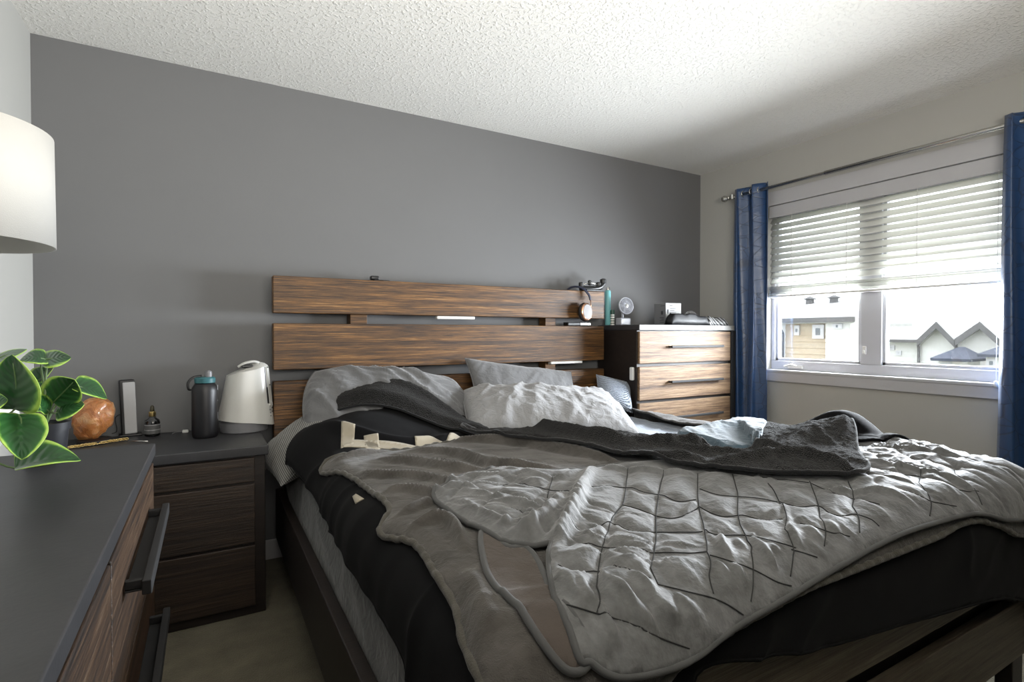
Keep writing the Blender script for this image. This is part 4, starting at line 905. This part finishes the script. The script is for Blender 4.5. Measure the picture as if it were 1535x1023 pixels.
# silver faced speaker bar standing up
a0 = (-0.305, 2.924, 0.702)
dv = thing('media_device', (a0[0], a0[1], 0.70), 'upright slim black device with a silver face on the nightstand', 'electronic device')
def rbox(cx, cy, z0, w_, d_, h_, tiltx=0.0, rot=0.0, lean=0.0):
    mb = MB().box(-w_/2, w_/2, -d_/2, d_/2, 0, h_)
    R_ = Euler((tiltx, lean, rot), 'XYZ').to_matrix(); mb.v = [tuple(R_ @ Vector(p)+Vector((cx, cy, z0))) for p in mb.v]; return mb
rbox(a0[0]-0.006, a0[1]+0.032, 0.7015, 0.058, 0.045, 0.252, 0, 0.15, -0.035).build('body', 'black_plastic', dv, bevel=0.006)
rbox(a0[0]+0.004, a0[1]+0.006, 0.712, 0.046, 0.008, 0.232, 0, 0.15, -0.035).build('face_panel', 'pale_silver', dv, bevel=0.0035, seg=3)
rbox(a0[0]-0.002, a0[1]+0.034, 0.7005, 0.085, 0.07, 0.008, 0, 0.15).build('foot', 'black_plastic', dv, bevel=0.003)
MB().tube(spline([(a0[0]-0.03, a0[1]+0.05, 0.80), (a0[0]-0.06, a0[1]+0.06, 0.78), (a0[0]-0.055, a0[1]+0.06, 0.72), (a0[0]-0.09, a0[1]+0.09, 0.704)], 8), 0.002, 8).build('cable', 'black_plastic', dv, smooth=True)
# dropper bottle
M['amber_glass'] = plain('dark_bottle_glass', (0.010, 0.010, 0.011), 0.12, coat=0.5)
M['label_grey'] = plain('grey_bottle_label', (0.085, 0.085, 0.085), 0.6)
M['rubber'] = plain('olive_rubber_bulb', (0.035, 0.03, 0.012), 0.5)
dx_, dy_ = (-0.219, 2.869, 0.7)[0], 2.89
db = thing('dropper_bottle', (dx_, dy_, 0.70), 'small dark dropper bottle with gold collar on the nightstand', 'bottle')
MB().lathe([(0.026, 0), (0.030, 0.004), (0.030, 0.062), (0.027, 0.072), (0.013, 0.083), (0.012, 0.09)], (dx_, dy_, 0.7005), 32).build('bottle', 'amber_glass', db, smooth=True)
MB().lathe([(0.0305, 0.012), (0.0305, 0.055)], (dx_, dy_, 0.7005), 32, cap=False).build('paper_label', 'label_grey', db, smooth=True)
for zz in (0.050, 0.028): MB().lathe([(0.0308, zz), (0.0308, zz+0.003)], (dx_, dy_, 0.7005), 32, cap=False).build('label_line', 'silver_panel', db, smooth=True)
MB().lathe([(0.0125, 0.088), (0.0135, 0.09), (0.0135, 0.108), (0.012, 0.11)], (dx_, dy_, 0.7005), 24).build('collar', 'brass', db, smooth='auto')
MB().lathe([(0.008, 0.108), (0.0085, 0.118), (0.007, 0.132), (0.003, 0.138)], (dx_, dy_, 0.7005), 20).build('dropper_bulb', 'rubber', db, smooth=True)
# silver hair pin and charger
q0, q1 = (-0.294, 2.776, 0.703), (-0.223, 2.735, 0.703)
tag(MB().tube([q0, (q0[0]*0.5+q1[0]*0.5, q0[1]*0.5+q1[1]*0.5, 0.7035), q1], 0.0035, 8, rfun=lambda k: 0.35+0.9*math.sin(PI*min(1, k*0.9))*k).build('nail_file', 'chrome', None, smooth=True), 'thin silver pointed tool lying on the nightstand below the silver faced device', 'tool')
cp = (-0.093, 2.929, 0.7)
chg = thing('charger', (cp[0], cp[1]-0.01, 0.70), 'small white charger plug on the nightstand left of the black flask', 'charger')
B(cp[0]-0.012, cp[0]+0.012, cp[1]-0.03, cp[1], 0.7005, 0.712).build('plug', 'white_plastic', chg, bevel=0.003)
MB().tube(spline([(cp[0]-0.01, cp[1]-0.012, 0.706), (cp[0]-0.04, cp[1]-0.005, 0.703), (cp[0]-0.05, cp[1]-0.05, 0.703)], 8), 0.0015, 6).build('cable', 'grey_plastic', chg, smooth=True)
# black flask
M['flask'] = plain('black_powder_coat', (0.006, 0.0055, 0.007), 0.42, bstr=0.1, bscale=900)
M['teal_plastic'] = plain('teal_plastic', (0.03, 0.12, 0.135), 0.4)
fx, fy = -0.012, 2.745
fl = thing('flask', (fx, fy, 0.70), 'tall black insulated flask with teal lid and carry loop', 'flask')
MB().lathe([(0.046, 0), (0.050, 0.005), (0.0525, 0.02), (0.0525, 0.205), (0.050, 0.222), (0.040, 0.238), (0.036, 0.242)], (fx, fy, 0.7005), 48).build('bottle', 'flask', fl, smooth=True)
MB().lathe([(0.037, 0.241), (0.041, 0.243), (0.042, 0.262), (0.036, 0.268)], (fx, fy, 0.7005), 40).build('lid', 'teal_plastic', fl, smooth='auto')
MB().lathe([(0.014, 0.262), (0.015, 0.285), (0.013, 0.292), (0.006, 0.297)], (fx+0.014, fy, 0.7005), 24).build('spout', 'grey_plastic', fl, smooth='auto')
MB().tube(spline([(fx-0.012, fy, 0.974), (fx-0.045, fy-0.005, 0.968), (fx-0.064, fy-0.008, 0.945), (fx-0.062, fy-0.008, 0.918), (fx-0.052, fy-0.005, 0.914)], 8), 0.006, 10, flat=0.6).build('carry_loop', 'black_plastic', fl, smooth=True)
for zz, hh in ((0.91, 0.022), (0.86, 0.006), (0.78, 0.03)):
    a = -0.35; MB().add([(fx+0.0529*math.cos(a+k*0.06), fy+0.0529*math.sin(a+k*0.06), zz+e) for k in range(-1, 2) for e in (0, hh)], [(0, 2, 3, 1), (2, 4, 5, 3)]).build('side_mark', 'silver_panel', fl)
# humidifier
hx, hy = 0.158, 2.84
hm = thing('humidifier', (hx, hy, 0.70), 'white tapered humidifier with slanted top on the nightstand', 'humidifier')
MB().lathe([(0.098, 0), (0.102, 0.004), (0.104, 0.045), (0.09, 0.06)], (hx-0.008, hy, 0.7005), 48).build('base', 'grey_plastic', hm, smooth='auto')
n, m = 30, 64; pts = []
def hsec(k, a):
    rx_ = 0.122-0.036*k; ry_ = 0.105-0.030*k
    if k > 0.93: rx_ -= 0.05*((k-0.93)/0.07)**2; ry_ -= 0.05*((k-0.93)/0.07)**2
    ca, sa = math.cos(a), math.sin(a); x = math.copysign(abs(ca)**0.8, ca)*rx_; y = math.copysign(abs(sa)**0.8, sa)*ry_
    zb = 0.742-0.020*ca-0.006*sa; zt = 1.005+0.026*ca
    return (hx+x+0.006*k, hy+y, zb+(zt-zb)*k)
for i in range(n):
    for j in range(m): pts.append(hsec(i/(n-1), 2*PI*j/m))
mb = MB().grid(pts, n, m, True); mb.f.append(tuple((n-1)*m+j for j in range(m))); mb.f.append(tuple(range(m-1, -1, -1)))
mb.build('tank', 'ivory_plastic', hm, smooth='auto')
MB().tube(spline([(hx-0.035, hy-0.03, 1.005), (hx-0.01, hy-0.035, 1.022), (hx+0.03, hy-0.03, 1.03), (hx+0.055, hy-0.02, 1.024)], 8), 0.007, 10, flat=0.5).build('top_handle', 'ivory_plastic', hm, smooth=True)
B(hx-0.02, hx+0.03, hy-0.05, hy+0.01, 1.0, 1.014).build('mist_outlet', 'black_plastic', hm, bevel=0.004)
def on_skin(k, a, off=0.0015):
    p = Vector(hsec(k, a)); c = Vector((hx, hy, p.z)); d = (p-c).normalized(); return p+d*off
aa = -0.72
def strip(a0, a1, k0, k1, nn, off):
    v = []
    for i in range(nn+1):
        k = k0+(k1-k0)*i/nn
        for a in (a0, a1): v.append(tuple(on_skin(k, a, off)))
    return MB().add(v, [(2*i, 2*i+1, 2*i+3, 2*i+2) for i in range(nn)])
strip(aa-0.05, aa+0.03, 0.34, 0.98, 12, 0.0012).build('seam_groove', 'grey_plastic', hm, solid=0.001)
strip(aa-0.03, aa+0.07, 0.34, 0.60, 8, 0.0025).build('water_gauge', 'black_plastic', hm, solid=0.001)
strip(aa+0.10, aa+0.45, 0.30, 0.97, 12, 0.004).build('side_panel', 'ivory_plastic', hm, solid=0.003)
for k in (0.9, 0.62, 0.26, 0.20):
    strip(aa+0.2, aa+0.32, k, k+0.02, 2, 0.006).build('indicator', 'black_plastic', hm, solid=0.001)
for i, k in enumerate((0.13, 0.18, 0.23)):
    strip(aa+0.05, aa+0.14, k, k+0.018, 2, 0.003).build('button', 'grey_plastic', hm, solid=0.001)
# ------------------------------------------------------------------ on and in the headboard
hp = (0.792, 2.88, 1.456)
wc = thing('webcam', (hp[0], 2.88, 1.447), 'small black camera clipped on top of the headboard', 'camera')
B(hp[0]-0.028, hp[0]+0.016, 2.862, 2.898, 1.452, 1.474).build('camera_body', 'black_plastic', wc, bevel=0.006)
B(hp[0]-0.010, hp[0]+0.040, 2.865, 2.895, 1.4475, 1.454).build('clip', 'black_plastic', wc, bevel=0.002)
MB().tube(spline([(hp[0]+0.03, 2.885, 1.452), (hp[0]+0.06, 2.89, 1.455), (hp[0]+0.09, 2.91, 1.449), (hp[0]+0.11, 2.93, 1.40)], 8), 0.0018, 6).build('cable', 'black_plastic', wc, smooth=True)
la, lb_ = (1.134, 2.85, 1.259), (1.374, 2.85, 1.263)
lt = tag(B(la[0], lb_[0], 2.848, 2.885, 1.245, 1.2635).build('light_bar', 'white_plastic', None, bevel=0.006, seg=3), 'slim white light bar under the top headboard plank', 'light bar')
la, lb_ = (1.914, 2.85, 0.954), (2.165, 2.85, 0.947)
lt = tag(B(la[0], lb_[0], 2.848, 2.885, 0.966, 0.9825).build('light_bar', 'white_plastic', None, bevel=0.004, seg=3), 'slim white light bar under the middle headboard plank at the right', 'light bar')
# headphones over the top plank
M['satin'] = plain('satin_silver', (0.20, 0.19, 0.19), 0.6, 0.2)
M['navy'] = plain('navy_leather', (0.02, 0.024, 0.05), 0.5)
c1 = Vector((2.148, 2.8, 1.304)); tp = Vector((2.144, 2.875, 1.475))
hd = thing('headphones', (c1.x, 2.86, 1.447), 'black and rose gold headphones hung over the right end of the headboard', 'headphones')
band = spline([(2.096, 2.93, 1.406), (2.104, 2.925, 1.46), (2.126, 2.88, 1.475), (2.158, 2.835, 1.46), (2.192, 2.815, 1.416), (2.199, 2.81, 1.385)], 8)
MB().tube(band, 0.012, 12, flat=0.55).build('headband', 'navy', hd, smooth=True)
MB().tube([(2.199, 2.81, 1.389), (2.201, 2.805, 1.349), (2.192, 2.8, 1.314)], 0.006, 10, flat=0.5).build('slider_arm', 'copper', hd, smooth=True)
ax_ = Vector((0.10, -0.99, 0.05)).normalized(); Rm = ax_.to_track_quat('Z', 'Y').to_matrix()
def disc(c, prof, n=36, el=1.25):
    mb = MB().lathe(prof, (0, 0, 0), n); mb.v = [tuple(Rm @ Vector((p[0]*1.0, p[1]*1.25, p[2]*1.2))+Vector(c)) for p in mb.v]; return mb
disc(c1-ax_*0.0, [(0.030, -0.016), (0.046, -0.014), (0.050, -0.004), (0.046, 0.006), (0.040, 0.008)]).build('ear_cushion', 'black_plastic', hd, smooth=True)
disc(c1, [(0.044, 0.006), (0.047, 0.010), (0.046, 0.016), (0.040, 0.020)]).build('cup_ring', 'copper', hd, smooth='auto')
disc(c1, [(0.040, 0.018), (0.038, 0.022), (0.001, 0.024)]).build('cup_plate', 'satin', hd, smooth='auto')
disc(Vector((2.085, 2.948, 1.36)), [(0.030, -0.010), (0.046, -0.008), (0.046, 0.008), (0.001, 0.012)]).build('ear_cushion', 'black_plastic', hd, smooth=True)
b0, b1 = (2.046, 2.86, 1.23), (2.233, 2.86, 1.232)
bx = thing('black_case', (b0[0], 2.88, 1.213), 'flat black case with silver tab lying on the middle plank under the headphones', 'case')
B(b0[0], b1[0], 2.848, 2.905, 1.2135, 1.238).build('case_body', 'black_plastic', bx, bevel=0.005)
B(b0[0]+0.10, b1[0]-0.006, 2.845, 2.849, 1.220, 1.233).build('silver_tab', 'chrome', bx)
# folded mini tripod clamp on top
tr = thing('clamp_mount', (2.27, 2.88, 1.447), 'black clamp mount lying on the right end of the headboard top', 'clamp')
g0 = [(2.173, 2.885, 1.469), (2.248, 2.88, 1.467), (2.328, 2.88, 1.479), (2.373, 2.885, 1.514)]
MB().tube(spline(g0, 6), 0.019, 12, flat=0.9).build('arm', 'black_plastic', tr, smooth=True)
for (p_, r_) in (((2.179, 2.885, 1.491), 0.013), ((2.248, 2.88, 1.507), 0.010), ((2.367, 2.885, 1.523), 0.017), ((2.327, 2.885, 1.498), 0.014)):
    MB().lathe([(r_*0.8, -0.017), (r_*1.25, -0.012), (r_*1.25, 0.012), (r_*0.8, 0.017)], p_, 16).build('knob', 'black_plastic', tr, smooth='auto')
MB().tube([(2.186, 2.88, 1.491), (2.259, 2.88, 1.508), (2.328, 2.88, 1.493)], 0.0035, 8).build('bracket', 'chrome', tr, smooth=True)
MB().box(2.20, 2.335, 2.850, 2.912, 1.4475, 1.462).build('base_plate', 'black_plastic', tr, bevel=0.004)
# ------------------------------------------------------------------ on the tall chest
ZT = 1.2215
M['teal_bottle'] = plain('teal_bottle', (0.18, 0.46, 0.48), 0.35)
t0 = (2.435, 2.93, 1.24)
tbt = thing('water_bottle', (t0[0]+0.012, 2.93, ZT), 'tall slim teal bottle standing on the chest beside the headboard end', 'bottle')
tc_ = (t0[0]+0.012, 2.93, ZT)
MB().lathe([(0.018, 0), (0.0205, 0.003), (0.0205, 0.235), (0.016, 0.246)], tc_, 28).build('bottle', 'teal_bottle', tbt, smooth=True)
MB().lathe([(0.013, 0.245), (0.013, 0.262), (0.009, 0.268)], tc_, 20).build('cap', 'chrome', tbt, smooth='auto')
M['green_cap'] = plain('dark_green_plastic', (0.03, 0.08, 0.06), 0.4)
gq = (2.464, 2.9, 1.239)
gb_ = thing('small_canister', (gq[0], 2.90, ZT), 'small white striped canister with green lid between teal bottle and fan', 'canister')
MB().lathe([(0.014, 0), (0.0145, 0.002), (0.0145, 0.075)], (gq[0], 2.90, ZT), 20).build('canister', 'white_plastic', gb_, smooth='auto')
MB().lathe([(0.0155, 0.075), (0.0155, 0.105), (0.013, 0.108)], (gq[0], 2.90, ZT), 20).build('lid', 'green_cap', gb_, smooth='auto')
for k in range(4): MB().lathe([(0.0149, 0.010+k*0.017), (0.0149, 0.016+k*0.017)], (gq[0], 2.90, ZT), 20, cap=False).build('stripe', 'green_cap', gb_)
# desk fan
M['fan_plastic'] = plain('white_fan_plastic', (0.38, 0.39, 0.43), 0.35)
fc = Vector((2.514, 2.82, 1.354)); fbx, fby = fc.x-0.004, 2.84
fan = thing('desk_fan', (fbx, fby, ZT), 'small round white desk fan on the chest', 'fan')
B(fbx-0.046, fbx+0.046, fby-0.028, fby+0.028, ZT, ZT+0.050).build('fan_base', 'fan_plastic', fan, bevel=0.008, seg=3)
MB().tube([(fbx, fby+0.008, ZT+0.03), (fbx, fby+0.008, fc.z)], 0.009, 12).build('neck', 'fan_plastic', fan, smooth=True)
ax_ = Vector((-0.12, -0.98, 0.12)).normalized(); Rm = ax_.to_track_quat('Z', 'Y').to_matrix()
def fdisc(prof, n=40): 
    mb = MB().lathe(prof, (0, 0, 0), n); mb.v = [tuple(Rm @ Vector(p)+fc) for p in mb.v]; return mb
fdisc([(0.030, -0.022), (0.055, -0.014), (0.060, 0), (0.058, 0.010), (0.054, 0.010), (0.055, -0.004), (0.03, -0.014)]).build('housing', 'fan_plastic', fan, smooth=True)
g = MB()
for k in range(40):
    a = k*2*PI/40; pts = [tuple(Rm @ Vector((r*math.cos(a+r*9), r*math.sin(a+r*9), 0.012-0.02*(r/0.06)**2*0.2))+fc) for r in (0.014, 0.028, 0.042, 0.057)]
    g.tube(pts, 0.0011, 5)
for r in (0.028, 0.042): g.tube([tuple(Rm @ Vector((r*math.cos(a), r*math.sin(a), 0.012))+fc) for a in np.linspace(0, 2*PI, 33)[:-1]], 0.001, 5, True)
g.build('grille', 'fan_plastic', fan, smooth=True)
fdisc([(0.015, 0.008), (0.014, 0.014), (0.001, 0.015)]).build('badge', 'chrome', fan, smooth='auto')
bld = MB()
for k in range(5):
    a = k*2*PI/5
    bld.add([tuple(Rm @ Vector((r*math.cos(a+da), r*math.sin(a+da), z))+fc) for (r, da, z) in ((0.010, -0.3, -0.006), (0.048, -0.32, -0.008), (0.050, 0.35, 0.002), (0.010, 0.3, 0.0))], [(0, 1, 2, 3)])
bld.build('fan_blades', 'grey_plastic', fan, solid=0.001)
# product box
M['carton'] = plain('white_grey_carton', (0.36, 0.36, 0.36), 0.6, var=0.03)
M['carton_side'] = plain('grey_carton_side', (0.20, 0.20, 0.21), 0.6)
M['print_dark'] = plain('dark_print', (0.04, 0.04, 0.045), 0.6)
bc = Vector((2.773, 2.7, 1.234)); ang = -0.20
bxr = thing('carton_box', (bc.x, bc.y, ZT), 'small white printed carton standing on the chest', 'box')
def bpt(u, v, z): c, s = math.cos(ang), math.sin(ang); return (bc.x+u*c-v*s, bc.y+u*s+v*c, ZT+z)
bw, bd_, bh = 0.125, 0.14, 0.155
mb = MB().box(0, bw, 0, bd_, 0, bh); mb.v = [bpt(*p) for p in mb.v]; mb.build('box_body', 'carton', bxr)
mb = MB().box(-0.001, 0.0, 0.001, bd_-0.001, 0.001, bh-0.001); mb.v = [bpt(*p) for p in mb.v]; mb.build('side_panel', 'carton_side', bxr)
pr = MB()
def pq(face, u0, u1, z0, z1):
    q = [(u0, -0.0008, z0), (u1, -0.0008, z0), (u1, -0.0008, z1), (u0, -0.0008, z1)] if face == 'f' else [(-0.0018, u0, z0), (-0.0018, u1, z0), (-0.0018, u1, z1), (-0.0018, u0, z1)]
    pr.add([bpt(*p) for p in q], [(0, 1, 2, 3)])
for k, (a, b2, z) in enumerate(((0.03, 0.055, 0.138), (0.035, 0.08, 0.118), (0.035, 0.07, 0.104), (0.03, 0.085, 0.09), (0.01, 0.018, 0.1))): pq('f', a, b2, z-0.003, z)
pq('f', 0.012, 0.022, 0.08, 0.11)
for z in (0.055, 0.045, 0.035, 0.022): pq('s', 0.02, 0.07 if z != 0.045 else 0.05, z-0.004, z)
pq('s', 0.03, 0.055, 0.075, 0.10); pq('s', 0.01, 0.06, 0.135, 0.138)
for q in pr.f:
    mq = MB().add([pr.v[i] for i in q], [(0, 1, 2, 3)]); mq.build('printed_mark', 'print_dark', bxr)
# clear plastic dome
def clear_mat():
    m = bpy.data.materials.new('clear_plastic'); m.use_nodes = True; t = m.node_tree; b = t.nodes['Principled BSDF']
    b.inputs['Base Color'].default_value = (0.5, 0.5, 0.52, 1); b.inputs['Roughness'].default_value = 0.15; b.inputs['Alpha'].default_value = 0.5; return m
M['clear'] = clear_mat()
dc = (3.174, 2.84, 1.256); n, m = 14, 36; pts = []
for i in range(n):
    th = PI/2*i/(n-1)
    for j in range(m):
        a = 2*PI*j/m; r = 0.078*math.cos(th)*(1+0.06*math.sin(a*6+i*0.4)); pts.append((dc[0]+r*math.cos(a), 2.84+r*math.sin(a)*0.9, ZT+0.001+0.115*math.sin(th)))
tag(MB().grid(pts, n, m, True).build('plastic_cover', 'clear', None, smooth=True, solid=0.001), 'clear crinkled plastic dome behind the black bag on the chest', 'cover')
# black bag / folded shirt
M['bag'] = plain('black_glossy_bag', (0.003, 0.003, 0.004), 0.5, spec=0.25)
def striped():
    m, t, b = nt('striped_cloth'); w_ = node(t, 'ShaderNodeTexWave', wave_type='BANDS', bands_direction='X'); w_.inputs['Scale'].default_value = 14; w_.inputs['Distortion'].default_value = 3
    t.links.new(coords(t, rot=(0.3, 0.6, 0.5)), w_.inputs['Vector']); t.links.new(ramp(t, w_.outputs['Fac'], [(0.35, (0.01, 0.01, 0.01)), (0.6, (0.35, 0.35, 0.35))]), b.inputs['Base Color']); b.inputs['Roughness'].default_value = 0.5; return m
M['striped'] = striped()
def heap(name, x0, x1, y0, y1, h, mat, label, cat, seed, tilt=0.0, base=0.0):
    n, m = 60, 34; S, T = np.meshgrid(np.linspace(0, 1, n), np.linspace(0, 1, m), indexing='ij')
    e = (np.minimum(1, np.minimum(S, 1-S)*9)*np.minimum(1, np.minimum(T, 1-T)*7))**0.45
    z = h*e*(0.75+0.25*fbm(S*4+seed, T*3, 3)+tilt*(0.5-S))+0.010*creases(S*0.4+seed, T*0.2, 14, 0.6, 3)*e
    X = x0+(x1-x0)*(S+0.03*np.sin(T*6+seed)); Y = y0+(y1-y0)*(T+0.04*np.sin(S*7+seed))
    top = np.stack([X, Y, ZT+base+z+0.0005], -1).reshape(-1, 3).tolist(); bot = np.stack([X, Y, ZT+base+0*z+0.0005], -1).reshape(-1, 3).tolist()
    mb = MB().grid(top, n, m); o_ = len(mb.v); mb.v += [tuple(p) for p in bot]
    mb.f += [tuple(o_+q for q in reversed(f)) for f in mb.f[:]]
    o = mb.build(name, mat, None, smooth=True); bm = bmesh.new(); bm.from_mesh(o.data); bmesh.ops.remove_doubles(bm, verts=bm.verts, dist=0.0004); bm.to_mesh(o.data); bm.free()
    return tag(o, label, cat)
heap('black_bag', 2.705, 3.09, 2.585, 2.66, 0.078, 'bag', 'crumpled glossy black bag lying on the chest in front of the carton', 'bag', 2, 0.2)
heap('folded_shirt', 3.085, 3.30, 2.59, 2.80, 0.06, 'striped', 'black and white striped cloth folded on the chest by the curtain', 'cloth', 5, 0.3)
wq = (2.392, 0.71, 0.281)
tag(MB().lathe([(0.001, -0.05), (0.018, -0.045), (0.028, -0.02), (0.030, 0.01), (0.022, 0.04), (0.001, 0.05)], (wq[0]+0.01, 0.715, wq[2]), 20, 'X').build('rolled_sock', fabric('pale_lilac_knit', (0.45, 0.45, 0.55), 0.9, 0.3), None, smooth=True), 'pale lilac rolled sock caught on the footboard at the right edge', 'sock')

# tidy helper property
for o in list(bpy.data.objects):
    if '_w' in o: del o['_w']
